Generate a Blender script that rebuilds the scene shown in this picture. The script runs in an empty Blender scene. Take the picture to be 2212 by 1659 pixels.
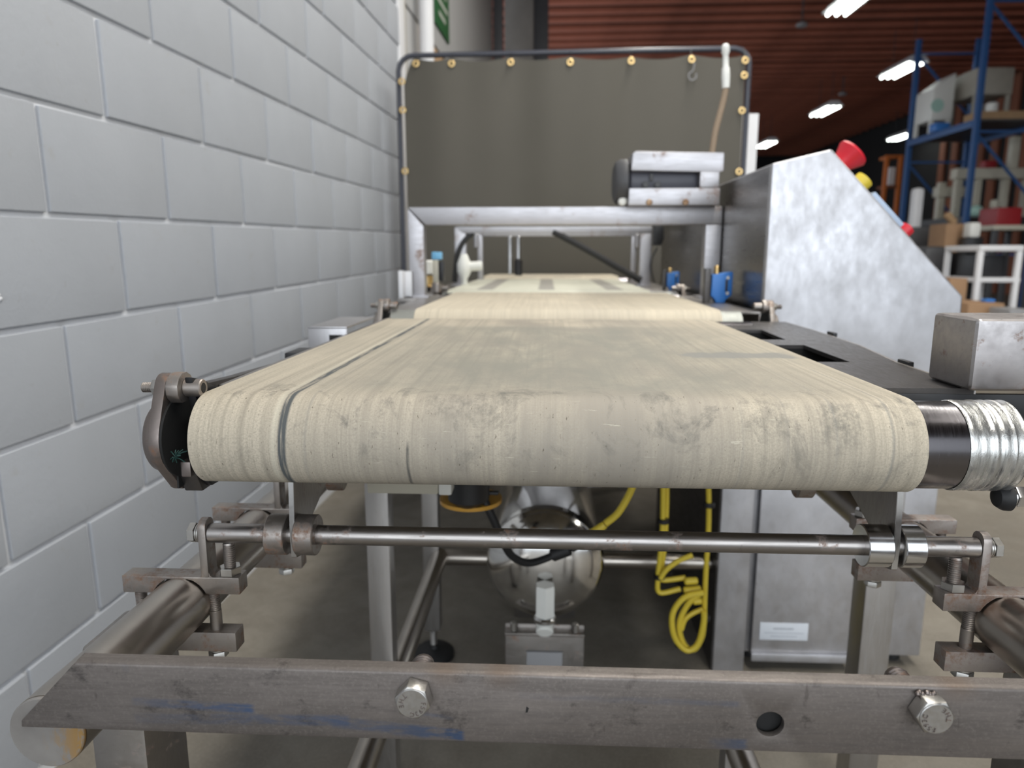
import bpy, bmesh, math, random
from mathutils import Vector, Matrix
random.seed(7)
C = bpy.context.scene.collection
SC = bpy.context.scene
H = 0.98                                   # camera height above the floor; coordinates below are relative to the camera
PI = math.pi

# ---------------------------------------------------------------- camera
PITCH, YAW = math.radians(10.3526), math.radians(2.7608)
FW = Vector((-math.sin(YAW)*math.cos(PITCH), math.cos(YAW)*math.cos(PITCH), -math.sin(PITCH)))
RT = Vector((math.cos(YAW), math.sin(YAW), 0))
UP = RT.cross(FW)
cam_d = bpy.data.cameras.new('camera'); cam = bpy.data.objects.new('camera', cam_d); C.objects.link(cam)
cam.matrix_world = Matrix(((RT.x, UP.x, -FW.x, 0), (RT.y, UP.y, -FW.y, 0), (RT.z, UP.z, -FW.z, H), (0, 0, 0, 1)))
cam_d.sensor_width = 36; cam_d.lens = 1530/2212*36; cam_d.clip_start = 0.02; cam_d.clip_end = 200
cam_d.dof.use_dof = True; cam_d.dof.focus_distance = 0.60; cam_d.dof.aperture_fstop = 6.3
SC.camera = cam
# ---------------------------------------------------------------- colour management, world, large lights
vs = SC.view_settings
SC.display_settings.display_device = 'sRGB'
vs.view_transform = 'Standard'; vs.look = 'None'; vs.gamma = 1.0; vs.use_curve_mapping = False
vs.exposure = 0.12
SC.cycles.use_denoising = True
SC.cycles.max_bounces = 8; SC.cycles.diffuse_bounces = 4; SC.cycles.glossy_bounces = 4
SC.cycles.caustics_reflective = False; SC.cycles.caustics_refractive = False
SC.cycles.sample_clamp_indirect = 6
world = bpy.data.worlds.new('overcast_daylight'); SC.world = world; world.use_nodes = True
world.node_tree.nodes['Background'].inputs[0].default_value = (0.86, 0.93, 1.0, 1)
world.node_tree.nodes['Background'].inputs[1].default_value = 0.85
def area(name, loc, rot, sx, sy, power, col):
    l = bpy.data.lights.new(name, 'AREA'); l.shape = 'RECTANGLE'; l.size = sx; l.size_y = sy; l.energy = power; l.color = col
    o = bpy.data.objects.new(name, l); C.objects.link(o); o.location = loc; o.rotation_euler = rot
    return o
# daylight falling through the open loading doors behind the photographer
area('loading_door_daylight', (1.2, -5.2, 2.5), (math.radians(82), 0, 0), 9.0, 4.0, 260, (0.88, 0.94, 1.0))
# roof light strips above the aisle, running over the conveyor
area('roof_light_near', (0.9, 0.6, 4.2), (0, 0, 0), 0.3, 4.8, 135, (1.0, 0.97, 0.90))
area('roof_light_mid', (0.9, 4.6, 4.2), (0, 0, 0), 0.3, 3.6, 75, (1.0, 0.97, 0.90))
area('roof_light_side', (4.4, 3.0, 4.2), (0, 0, 0), 0.6, 5.0, 110, (1.0, 0.97, 0.90))

# ---------------------------------------------------------------- pixel -> point on a depth plane (metres, camera-relative)
def ray(u, v): return FW + RT*((u-1106)/1530) - UP*((v-829.5)/1530)
def at(u, v, y): d = ray(u, v); return d*(y/d.y)

# ---------------------------------------------------------------- node helper
class NT:
    def __init__(s, name):
        s.m = bpy.data.materials.new(name); s.m.use_nodes = True; s.t = s.m.node_tree; s.n = s.t.nodes
        s.b = s.n['Principled BSDF']; s.out = s.n['Material Output']
        s._tc = None
    def new(s, ty, **kw):
        n = s.n.new(ty)
        for k, v in kw.items(): setattr(n, k, v)
        return n
    def link(s, a, b): s.t.links.new(a, b)
    def put(s, sock, v):
        if hasattr(v, 'is_linked') or isinstance(v, bpy.types.NodeSocket): s.link(v, sock)
        elif isinstance(v, tuple) and len(v) == 3 and sock.type == 'RGBA': sock.default_value = (*v, 1)
        else: sock.default_value = v
    def obj(s):
        if not s._tc: s._tc = s.new('ShaderNodeTexCoord')
        return s._tc.outputs['Object']
    def uv(s):
        s.obj(); return s._tc.outputs['UV']
    def mp(s, vec, scale=(1, 1, 1), loc=(0, 0, 0), rot=(0, 0, 0)):
        n = s.new('ShaderNodeMapping'); s.link(vec, n.inputs['Vector'])
        n.inputs['Scale'].default_value = scale; n.inputs['Location'].default_value = loc; n.inputs['Rotation'].default_value = rot
        return n.outputs[0]
    def noise(s, vec, scale, detail=4, rough=0.55, dist=0):
        n = s.new('ShaderNodeTexNoise'); s.link(vec, n.inputs['Vector'])
        n.inputs['Scale'].default_value = scale; n.inputs['Detail'].default_value = detail
        n.inputs['Roughness'].default_value = rough; n.inputs['Distortion'].default_value = dist
        return n.outputs['Fac']
    def ramp(s, fac, stops):
        n = s.new('ShaderNodeValToRGB'); s.link(fac, n.inputs[0]); e = n.color_ramp.elements
        while len(e) < len(stops): e.new(0.5)
        for k, (p, c) in enumerate(stops):
            e[k].position = p; e[k].color = (*c, 1) if isinstance(c, tuple) else (c, c, c, 1)
        return n.outputs[0]
    def step(s, fac, a, b): return s.rng(fac, a, b, 0, 1)
    def rng(s, fac, a, b, c, d):
        n = s.new('ShaderNodeMapRange'); s.put(n.inputs[0], fac)
        for i, v in enumerate((a, b, c, d)): n.inputs[i+1].default_value = v
        return n.outputs[0]
    def math(s, op, a, b=None):
        n = s.new('ShaderNodeMath', operation=op); s.put(n.inputs[0], a)
        if b is not None: s.put(n.inputs[1], b)
        return n.outputs[0]
    def mul(s, a, b): return s.math('MULTIPLY', a, b)
    def mix(s, fac, a, b, mode='MIX'):
        n = s.new('ShaderNodeMix', data_type='RGBA', blend_type=mode)
        s.put(n.inputs[0], fac); s.put(n.inputs[6], a); s.put(n.inputs[7], b)
        return n.outputs[2]
    def xyz(s, vec):
        n = s.new('ShaderNodeSeparateXYZ'); s.link(vec, n.inputs[0]); return n.outputs
    def band(s, c, lo, hi, soft):
        return s.mul(s.rng(c, lo-soft, lo+soft, 0, 1), s.rng(c, hi-soft, hi+soft, 1, 0))
    def fin(s, color=None, rough=None, metal=None, bump=None, bstr=0.2, bdist=0.001, spec=None):
        if color is not None: s.put(s.b.inputs['Base Color'], color)
        if rough is not None: s.put(s.b.inputs['Roughness'], rough)
        if metal is not None: s.put(s.b.inputs['Metallic'], metal)
        if spec is not None: s.put(s.b.inputs['Specular IOR Level'], spec)
        if bump is not None:
            n = s.new('ShaderNodeBump'); n.inputs['Strength'].default_value = bstr; n.inputs['Distance'].default_value = bdist
            s.link(bump, n.inputs['Height']); s.link(n.outputs[0], s.b.inputs['Normal'])
        return s.m

def plain(name, col, rough=0.5, metal=0.0, var=0.12, scale=30, bstr=0.1):
    t = NT(name); n = t.noise(t.obj(), scale, 4)
    c = t.mix(n, tuple(x*(1-var) for x in col), tuple(min(1, x*(1+var)) for x in col))
    return t.fin(c, rough, metal, n, bstr, 0.0006)

def steel(name, col=(0.56, 0.55, 0.54), rough=0.34, grain=(6, 6, 6), gs=60, stain=0.35, rust=0.0, metal=1.0, bstr=0.06, rust_scale=38):
    t = NT(name); o = t.obj()
    g = t.noise(t.mp(o, grain), gs, 5, 0.65)
    big = t.noise(o, 9, 6, 0.6); fine = t.noise(o, 170, 4, 0.6)
    c = t.mix(t.rng(big, 0.35, 0.72, 0, stain), col, tuple(x*0.42 for x in (col[0], col[1]*0.97, col[2]*0.92)))
    c = t.mix(t.rng(g, 0.3, 0.75, 0, 0.35), c, tuple(x*0.7 for x in col))
    c = t.mix(t.mul(t.step(fine, 0.66, 0.74), 0.35), c, (0.10, 0.09, 0.08))
    r = t.rng(g, 0.3, 0.7, rough*0.82, min(1, rough*1.25))
    m = metal
    if rust > 0:
        rm = t.mul(t.step(t.noise(o, rust_scale, 6, 0.7), 0.60-rust*0.12, 0.70-rust*0.06), t.rng(t.noise(o, 240, 3), 0.35, 0.6, 0.25, 1))
        c = t.mix(t.mul(rm, 0.85), c, (0.21, 0.095, 0.042))
        r = t.mix(rm, r, (0.75, 0.75, 0.75))
        m = t.rng(rm, 0, 1, metal, metal*0.35)
    return t.fin(c, r, m, g, bstr, 0.0004)

M = {}
M['steel'] = steel('brushed_stainless')
M['bright'] = steel('polished_stainless', (0.68, 0.68, 0.68), 0.20, (1, 1, 1), 40, 0.12, 0, 1.0, 0.03)
M['bar'] = steel('drawn_bar_steel', (0.40, 0.375, 0.36), 0.36, (1, 22, 22), 26, 0.35, 0.25, 1.0, 0.02)
M['pipe'] = None
M['cast'] = steel('cast_stainless', (0.37, 0.335, 0.31), 0.42, (1, 1, 1), 120, 0.30, 0.70, 0.9, 0.10)
M['castrust'] = steel('cast_stainless_rusted', (0.42, 0.375, 0.35), 0.45, (1, 1, 1), 120, 0.30, 1.05, 0.85, 0.12)
M['cast_dark'] = steel('dark_cast_housing', (0.25, 0.215, 0.20), 0.40, (1, 1, 1), 120, 0.4, 0.40, 0.9, 0.10)
M['plate'] = steel('brushed_plate', (0.41, 0.385, 0.365), 0.36, (1, 14, 2), 30, 0.4, 0.10)
M['sheet'] = steel('sheet_stainless', (0.50, 0.49, 0.50), 0.38, (14, 14, 1.2), 24, 0.18, 0.0, 1.0, 0.04)
M['cabinet'] = steel('cabinet_sheet', (0.62, 0.62, 0.65), 0.44, (3, 3, 1.6), 16, 0.55, 0.0, 0.85, 0.05)
M['gantry'] = steel('welded_tube', (0.50, 0.49, 0.51), 0.42, (1, 14, 14), 26, 0.2, 0.25, 0.9, 0.05, 14)
M['leg'] = steel('leg_tube', (0.50, 0.485, 0.475), 0.40, (16, 16, 1), 24, 0.2, 0.0)
M['black_plate'] = steel('dark_plate', (0.115, 0.108, 0.105), 0.40, (6, 1, 6), 40, 0.6, 0.0, 0.85, 0.08)
M['zinc'] = steel('zinc_bolt', (0.52, 0.505, 0.48), 0.34, (1, 1, 1), 80, 0.15, 0)
M['dim_side_sheet'] = steel('satin_dim_sheet', (0.27, 0.26, 0.25), 0.30, (1, 1, 14), 12, 0.2, 0, 1.0, 0.02)  # darker than the cabinet sheet, the side's dim reflection put into the colour
M['roller_dull'] = steel('dull_roller', (0.36, 0.37, 0.35), 0.5, (30, 2, 2), 20, 0.2, 0.0, 0.8, 0.04)
M['chrome'] = steel('chrome_tank', (0.80, 0.79, 0.77), 0.13, (1, 1, 1), 30, 0.15, 0, 1.0, 0.03)
M['black'] = plain('black_plastic', (0.012, 0.012, 0.014), 0.42)
M['rubber'] = plain('black_rubber', (0.010, 0.010, 0.011), 0.6)
M['socket'] = plain('matt_black', (0.006, 0.006, 0.006), 0.7)  # near-black for recesses, windows and the greasy, shaded bearing face
M['brass'] = steel('brass', (0.78, 0.55, 0.25), 0.30, (1, 1, 1), 60, 0.1)
M['white_plastic'] = plain('white_plastic', (0.80, 0.80, 0.76), 0.4, 0, 0.04)
M['cream'] = plain('cream_enamel', (0.56, 0.53, 0.44), 0.45, 0, 0.12, 8)
M['beige'] = plain('beige_enamel', (0.42, 0.39, 0.33), 0.5, 0, 0.15, 8)
M['blue'] = plain('blue_plastic', (0.045, 0.21, 0.62), 0.4, 0, 0.06)
M['lightblue'] = plain('light_blue_plastic', (0.20, 0.50, 0.78), 0.4, 0, 0.06)
M['yellow'] = plain('yellow_cable', (0.72, 0.55, 0.05), 0.45, 0, 0.10)
M['amber'] = plain('amber_lens', (0.62, 0.33, 0.05), 0.3, 0, 0.1)
M['red'] = plain('red_plastic', (0.62, 0.018, 0.035), 0.38, 0, 0.06)
M['rackblue'] = plain('blue_rack_paint', (0.035, 0.11, 0.30), 0.45, 0, 0.15, 6)
M['card'] = plain('cardboard', (0.36, 0.22, 0.125), 0.8, 0, 0.12, 12)
M['dkgrey'] = plain('dark_grey_enamel', (0.06, 0.06, 0.065), 0.5, 0, 0.2, 8)
M['grey'] = plain('grey_enamel', (0.30, 0.30, 0.31), 0.5, 0, 0.12, 8)
M['white'] = plain('white_enamel', (0.78, 0.78, 0.80), 0.4, 0, 0.05, 8)
M['orange'] = plain('orange_enamel', (0.60, 0.16, 0.03), 0.45, 0, 0.1, 8)
M['darkred'] = plain('dark_red_enamel', (0.30, 0.015, 0.02), 0.45, 0, 0.1, 8)
M['mint'] = plain('mint_plastic', (0.45, 0.68, 0.60), 0.4, 0, 0.05)
M['wood'] = plain('pallet_wood', (0.45, 0.29, 0.16), 0.75, 0, 0.2, 14)
M['frame'] = plain('painted_tube', (0.055, 0.058, 0.075), 0.35, 0, 0.1)
M['green'] = plain('green_sign', (0.010, 0.10, 0.025), 0.5, 0, 0.05)
M['signwhite'] = plain('sign_lettering', (0.42, 0.46, 0.40), 0.5, 0, 0.05)
M['hose'] = plain('braided_hose', (0.30, 0.22, 0.15), 0.6, 0, 0.2, 200)
M['marker'] = None

def mat_belt(name, worn, lift=1.0):
    """cream woven belt; UV.x = metres across from the middle, UV.y = metres along the loop from the nose"""
    t = NT(name); uv = t.uv(); X = t.xyz(uv)
    col = t.mix(t.noise(t.mp(uv, (30, 1.2, 1)), 1, 6, 0.7), tuple(lift*x for x in (0.545, 0.478, 0.368)), tuple(lift*x for x in (0.67, 0.600, 0.478)))
    st = t.noise(t.mp(uv, (140, 2.2, 1), (3, 1, 0)), 1, 5, 0.7)
    col = t.mix(t.rng(st, 0.44, 0.66, 0, 0.75*worn), col, (0.31, 0.275, 0.215))
    # grey-brown wear, strongest along the middle of the belt
    mid = t.rng(t.math('ABSOLUTE', t.math('SUBTRACT', X[0], 0.03)), 0.10, 0.29, 1.0, 0.22)
    cl = t.noise(t.mp(uv, (9, 4, 1), (5, 0, 0)), 1, 7, 0.62, 0.4)
    col = t.mix(t.mul(t.rng(cl, 0.36, 0.60, 0.34*worn, 0.92*worn), mid), col, (0.290, 0.264, 0.226))
    wv = t.noise(t.mp(uv, (520, 520, 1)), 1, 4, 0.65)
    col = t.mix(t.rng(wv, 0.42, 0.64, 0, 0.5*worn), col, (0.315, 0.275, 0.222))
    if worn >= 0.9:
        # grimy scuffs where the belt turns over the roller
        sc = t.noise(t.mp(uv, (22, 16, 1), (1, 7, 0)), 1, 7, 0.72, 0.6)
        zone = t.band(X[1], -0.01, 0.10, 0.03)
        col = t.mix(t.mul(t.mul(t.step(sc, 0.53, 0.66), zone), 0.75), col, (0.14, 0.135, 0.12))
        sc2 = t.noise(t.mp(uv, (45, 40, 1), (4, 2, 0)), 1, 6, 0.75, 0.8)
        col = t.mix(t.mul(t.step(sc2, 0.60, 0.72), 0.45), col, (0.22, 0.20, 0.16))
        fl = t.noise(t.mp(uv, (420, 110, 1), (9, 3, 0)), 1, 3, 0.6)
        col = t.mix(t.mul(t.step(fl, 0.67, 0.71), 0.8), col, (0.12, 0.10, 0.075))
        # fine scratches across the travel direction, pale and dark
        sx = t.noise(t.mp(uv, (14, 520, 1), (2, 5, 0), (0, 0, 0.05)), 1, 5, 0.7, 0.3)
        col = t.mix(t.mul(t.step(sx, 0.60, 0.66), t.mul(t.rng(X[1], 0.06, 0.10, 0, 0.5), mid)), col, (0.17, 0.165, 0.14))
        sy = t.noise(t.mp(uv, (30, 300, 1), (7, 1, 0), (0, 0, -0.5)), 1, 4, 0.7, 0.6)
        col = t.mix(t.mul(t.step(sy, 0.66, 0.70), 0.4), col, (0.66, 0.62, 0.50))
        # dull grey tread in the middle of the top run, and two dark scuffs on the nose
        tr = t.noise(t.mp(uv, (16, 7, 1), (8, 8, 0)), 1, 6, 0.7, 0.5)
        col = t.mix(t.mul(t.mul(t.rng(tr, 0.36, 0.60, 0.28, 0.80), mid), t.band(X[1], 0.075, 0.66, 0.025)), col, (0.235, 0.232, 0.200))
        rag = t.rng(t.noise(t.mp(uv, (90, 60, 1), (6, 2, 0)), 1, 6, 0.75), 0.42, 0.60, 0, 1)
        for xa, xb, va, vb in ((-0.105, -0.045, 0.030, 0.062), (-0.06, 0.02, 0.062, 0.078), (0.165, 0.205, 0.015, 0.055), (0.222, 0.246, 0.004, 0.050), (0.238, 0.262, 0.010, 0.048)):
            col = t.mix(t.mul(t.mul(t.band(X[0], xa, xb, 0.008), t.band(X[1], va, vb, 0.006)), t.mul(rag, 0.5)), col, (0.13, 0.128, 0.115))
        # dark rubbed line near the left edge and fainter parallel lines
        wob = t.math('ADD', X[0], t.rng(t.noise(t.mp(uv, (0, 5, 1)), 1, 3), 0, 1, -0.003, 0.003))
        br = t.rng(t.noise(t.mp(uv, (260, 14, 1)), 1, 4), 0.40, 0.52, 0.35, 1)
        col = t.mix(t.mul(t.mul(t.band(wob, -0.2275, -0.2205, 0.0010), br), 0.95), col, (0.075, 0.085, 0.09))
        col = t.mix(t.mul(t.band(wob, -0.2335, -0.2290, 0.0012), 0.25), col, (0.80, 0.77, 0.63))
        for xx, a in ((0.283, 0.5), (0.238, 0.35), (-0.205, 0.3), (0.162, 0.25), (0.198, 0.2)):
            col = t.mix(t.mul(t.mul(t.band(wob, xx, xx+0.0022, 0.0008), br), a), col, (0.20, 0.20, 0.19))
        # one short black rub mark on the nose
        col = t.mix(t.mul(t.mul(t.band(wob, -0.117, -0.1145, 0.0007), t.band(X[1], -0.045, 0.005, 0.004)), t.mul(br, 0.85)), col, (0.08, 0.08, 0.075))
        # dried damp stain far along the right side
        wn = t.math('ADD', X[1], t.rng(t.noise(t.mp(uv, (30, 30, 1)), 1, 3), 0, 1, -0.03, 0.03))
        stn = t.mul(t.band(wn, 0.300, 0.345, 0.003), t.band(t.math('ADD', X[0], t.rng(t.noise(t.mp(uv, (20, 40, 1)), 1, 2), 0, 1, -0.02, 0.02)), 0.172, 0.30, 0.004))
        col = t.mix(t.mul(stn, 0.8), col, (0.235, 0.235, 0.222))
    return t.fin(col, 0.66, 0, wv, 0.16, 0.0005, 0.3)
def mat_pipe():
    t = NT('round_tube_steel'); o = t.obj()
    n = t.noise(t.mp(o, (40, 40, 40)), 6, 5, 0.7); w = t.noise(t.mp(o, (2, 160, 2)), 3, 3, 0.5)
    c = t.mix(t.rng(t.noise(o, 14, 4), 0.35, 0.7, 0, 0.5), (0.50, 0.46, 0.415), (0.36, 0.325, 0.29))
    c = t.mix(t.mul(t.step(n, 0.66, 0.72), 0.4), c, (0.16, 0.14, 0.12))
    return t.fin(c, t.rng(w, 0.3, 0.7, 0.28, 0.33), 1.0)
M['pipe'] = mat_pipe()
M['belt'] = mat_belt('worn_cream_belt', 1.0)
M['belt2'] = mat_belt('cream_belt', 0.40, 1.12)

def mat_angle():
    """mill-finish angle iron: stained grey-brown steel, rubbed blue marker, weld tint and one rust speckle field"""
    t = NT('stained_mill_steel'); o = t.obj(); X = t.xyz(o)
    g = t.noise(t.mp(o, (3, 40, 40)), 5, 6, 0.7); big = t.noise(t.mp(o, (5, 12, 14)), 1, 6, 0.65, 0.3); fi = t.noise(o, 420, 4, 0.7)
    c = t.mix(t.rng(big, 0.32, 0.68, 0, 1), (0.225, 0.200, 0.186), (0.135, 0.119, 0.110))
    c = t.mix(t.rng(g, 0.4, 0.7, 0, 0.5), c, (0.085, 0.075, 0.07))
    c = t.mix(t.rng(fi, 0.5, 0.75, 0, 0.4), c, (0.30, 0.27, 0.25))
    dirt = t.noise(t.mp(o, (26, 26, 40)), 1, 6, 0.75)
    c = t.mix(t.mul(t.step(dirt, 0.57, 0.68), 0.65), c, (0.045, 0.04, 0.038))
    blot = t.noise(t.mp(o, (60, 60, 18)), 1, 5, 0.7)
    c = t.mix(t.mul(t.step(blot, 0.64, 0.70), 0.45), c, (0.06, 0.05, 0.045))
    edge = t.rng(t.noise(t.mp(o, (60, 1, 260)), 1, 4, 0.6), 0.38, 0.55, 0.2, 1)
    # marker rubs: (x0, x1, z at x0, z at x1, half-height, strength)
    A = lambda u, v: at(u, v, 0.437)
    marks = []
    for u0, v0, u1, v1, hp, a in ((175, 1512, 434, 1528, 9, 0.85), (180, 1548, 640, 1553, 11, 0.55), (600, 1556, 885, 1586, 12, 0.9), (765, 1535, 850, 1546, 3, 0.5), (1000, 1500, 1475, 1518, 6, 0.22), (1410, 1600, 1492, 1605, 10, 0.62), (150, 1438, 165, 1442, 5, 0.4)):
        p, q = A(u0, v0), A(u1, v1); marks.append((p.x, q.x, p.z, q.z, hp*0.00036, a))
    for x0, x1, z0, z1, hh, a in marks:
        k = (z1-z0)/(x1-x0)
        dz = t.math('SUBTRACT', X[2], t.math('ADD', t.math('MULTIPLY', X[0], k), z0-k*x0+H))
        m = t.mul(t.band(X[0], x0, x1, 0.006 if x1 > -0.2 and hh < 0.002 else 0.0015), t.band(dz, -hh, hh, 0.0012))
        fade = t.rng(X[0], x0, x1, 0.25, 1)
        c = t.mix(t.mul(t.mul(m, edge), t.mul(fade, a)), c, (0.058, 0.098, 0.190))
    # brown heat tint around the welded bolts along the top edge
    for xx in (-0.105, -0.066, 0.236):
        d = t.mul(t.band(X[0], xx-0.006, xx+0.006, 0.010), t.rng(X[2], -0.294+H, -0.281+H, 0, 1))
        c = t.mix(t.mul(d, 0.5), c, (0.15, 0.09, 0.05))
    # purple-grey ring stain near the right end
    dx = t.math('SUBTRACT', X[0], 0.345); dz = t.math('SUBTRACT', X[2], -0.308+H)
    rr = t.math('SQRT', t.math('ADD', t.mul(dx, dx), t.mul(dz, dz)))
    c = t.mix(t.mul(t.band(rr, 0.0235, 0.0272, 0.0014), 0.55), c, (0.13, 0.10, 0.105))
    return t.fin(c, t.rng(g, 0.3, 0.7, 0.42, 0.60), 0.72, t.mix(0.5, g, fi), 0.12, 0.0005)
M['angle'] = mat_angle()

def mat_endcap():
    t = NT('end_cap_stained'); o = t.obj(); X = t.xyz(o)
    n = t.noise(o, 60, 6, 0.7, 0.5); sl = t.noise(t.mp(o, (70, 70, 16)), 1, 5, 0.7)
    c = t.mix(t.rng(t.noise(o, 30, 5), 0.35, 0.7, 0, 0.6), (0.34, 0.325, 0.31), (0.21, 0.195, 0.185))
    m = t.mul(t.step(t.mul(t.math('ADD', n, sl), 0.5), 0.45, 0.52), t.band(X[0], -0.385, -0.335, 0.014))
    c = t.mix(t.mul(m, 0.8), c, (0.42, 0.235, 0.05))
    return t.fin(c, 0.5, 0.6, n, 0.1, 0.0004)
M['endcap'] = mat_endcap()

def mat_block():
    t = NT('painted_block'); o = t.obj(); i = t.new('ShaderNodeObjectInfo')
    loc = t.new('ShaderNodeVectorMath', operation='ADD'); t.link(o, loc.inputs[0]); t.link(i.outputs['Location'], loc.inputs[1]); v = loc.outputs[0]
    n = t.noise(v, 5, 5, 0.6); f = t.noise(v, 130, 4, 0.7); p = t.noise(v, 60, 3, 0.6)
    c = t.mix(n, (0.405, 0.428, 0.468), (0.475, 0.500, 0.545))
    c = t.mix(t.mul(t.step(t.noise(v, 14, 5, 0.7), 0.62, 0.76), 0.45), c, (0.38, 0.37, 0.35))
    c = t.mix(t.mul(t.step(t.noise(v, 34, 4, 0.6), 0.68, 0.73), 0.35), c, (0.36, 0.355, 0.36))
    h = t.mix(0.5, f, p)
    return t.fin(c, 0.55, 0, h, 0.45, 0.0022, 0.35)
M['block'] = mat_block()
M['mortar'] = plain('painted_mortar', (0.74, 0.755, 0.79), 0.6, 0, 0.05, 60, 0.3)

def mat_floor():
    t = NT('stained_concrete'); o = t.obj()
    a = t.noise(o, 1.6, 7, 0.62, 0.3); b = t.noise(t.mp(o, (1, 1, 1), (4, 2, 0)), 9, 6, 0.65, 0.4); f = t.noise(o, 160, 4, 0.6)
    c = t.mix(t.rng(a, 0.35, 0.65, 0, 1), (0.145, 0.131, 0.110), (0.245, 0.222, 0.186))
    c = t.mix(t.rng(b, 0.42, 0.66, 0, 0.6), c, (0.145, 0.125, 0.10))
    c = t.mix(t.rng(f, 0.45, 0.75, 0, 0.3), c, (0.33, 0.30, 0.25))
    return t.fin(c, t.rng(b, 0.3, 0.7, 0.45, 0.7), 0, f, 0.15, 0.001, 0.4)
M['floor'] = mat_floor()

def mat_wood(name, a, b, gr):
    t = NT(name); o = t.obj(); n = t.noise(t.mp(o, gr), 1, 6, 0.65); k = t.noise(o, 0.6, 4)
    c = t.mix(n, a, b); c = t.mix(t.rng(k, 0.4, 0.65, 0, 0.6), c, tuple(x*0.5 for x in a))
    return t.fin(c, 0.75, 0, n, 0.2, 0.003)
M['joist'] = mat_wood('red_brown_joist', (0.38, 0.115, 0.068), (0.58, 0.19, 0.115), (0.8, 14, 14))
M['deck'] = mat_wood('dark_roof_deck', (0.035, 0.02, 0.016), (0.06, 0.032, 0.024), (1, 6, 6))
M['stud'] = mat_wood('red_wall_boards', (0.22, 0.075, 0.04), (0.33, 0.12, 0.065), (14, 14, 0.8))
M['dark_wall'] = plain('dark_far_wall', (0.010, 0.009, 0.010), 0.8, 0, 0.3, 2)
M['panel_wall'] = plain('white_panel', (0.42, 0.42, 0.42), 0.6, 0, 0.06, 2)
M['column'] = plain('grey_column', (0.21, 0.195, 0.18), 0.8, 0, 0.25, 5)
def mat_curtain():
    t = NT('olive_canvas'); o = t.obj()
    n = t.noise(o, 1.3, 4, 0.5); w = t.noise(t.mp(o, (1, 1, 1)), 700, 2)
    c = t.mix(n, (0.090, 0.083, 0.068), (0.125, 0.114, 0.096))
    return t.fin(c, 0.6, 0, w, 0.2, 0.0008, 0.25)
M['canvas'] = mat_curtain()
def mat_emit(name, col, s):
    t = NT(name); t.put(t.b.inputs['Base Color'], (0.9, 0.9, 0.9)); t.put(t.b.inputs['Emission Color'], col); t.b.inputs['Emission Strength'].default_value = s
    return t.m
M['tube_light'] = mat_emit('fluorescent_tube', (0.93, 1.0, 0.93), 9.0)
def mat_tape():
    t = NT('clear_tape_wrap'); o = t.obj()
    n = t.noise(t.mp(o, (260, 20, 20)), 1, 5, 0.7); k = t.noise(t.mp(o, (160, 60, 60)), 1, 5, 0.75, 1.0)
    c = t.mix(t.rng(n, 0.35, 0.65, 0, 1), (0.62, 0.62, 0.60), (0.34, 0.34, 0.33))
    c = t.mix(t.mul(t.step(n, 0.62, 0.68), 0.7), c, (0.05, 0.05, 0.05))
    return t.fin(c, t.rng(k, 0.3, 0.7, 0.14, 0.36), 0.8, k, 0.25, 0.0015)
M['tape'] = mat_tape()
M['label'] = plain('white_label', (0.70, 0.74, 0.80), 0.4, 0, 0.03)
M['lightblue_panel'] = plain('pale_blue_overlay', (0.42, 0.52, 0.68), 0.35, 0, 0.04)
M['ink'] = plain('grey_ink', (0.42, 0.45, 0.50), 0.5, 0, 0.03)
M['roller'] = steel('turned_roller', (0.20, 0.19, 0.20), 0.22, (30, 2, 2), 20, 0.25, 0.0, 1.0, 0.04)
M['fibre'] = plain('green_fibre', (0.006, 0.035, 0.03), 0.7)

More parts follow.
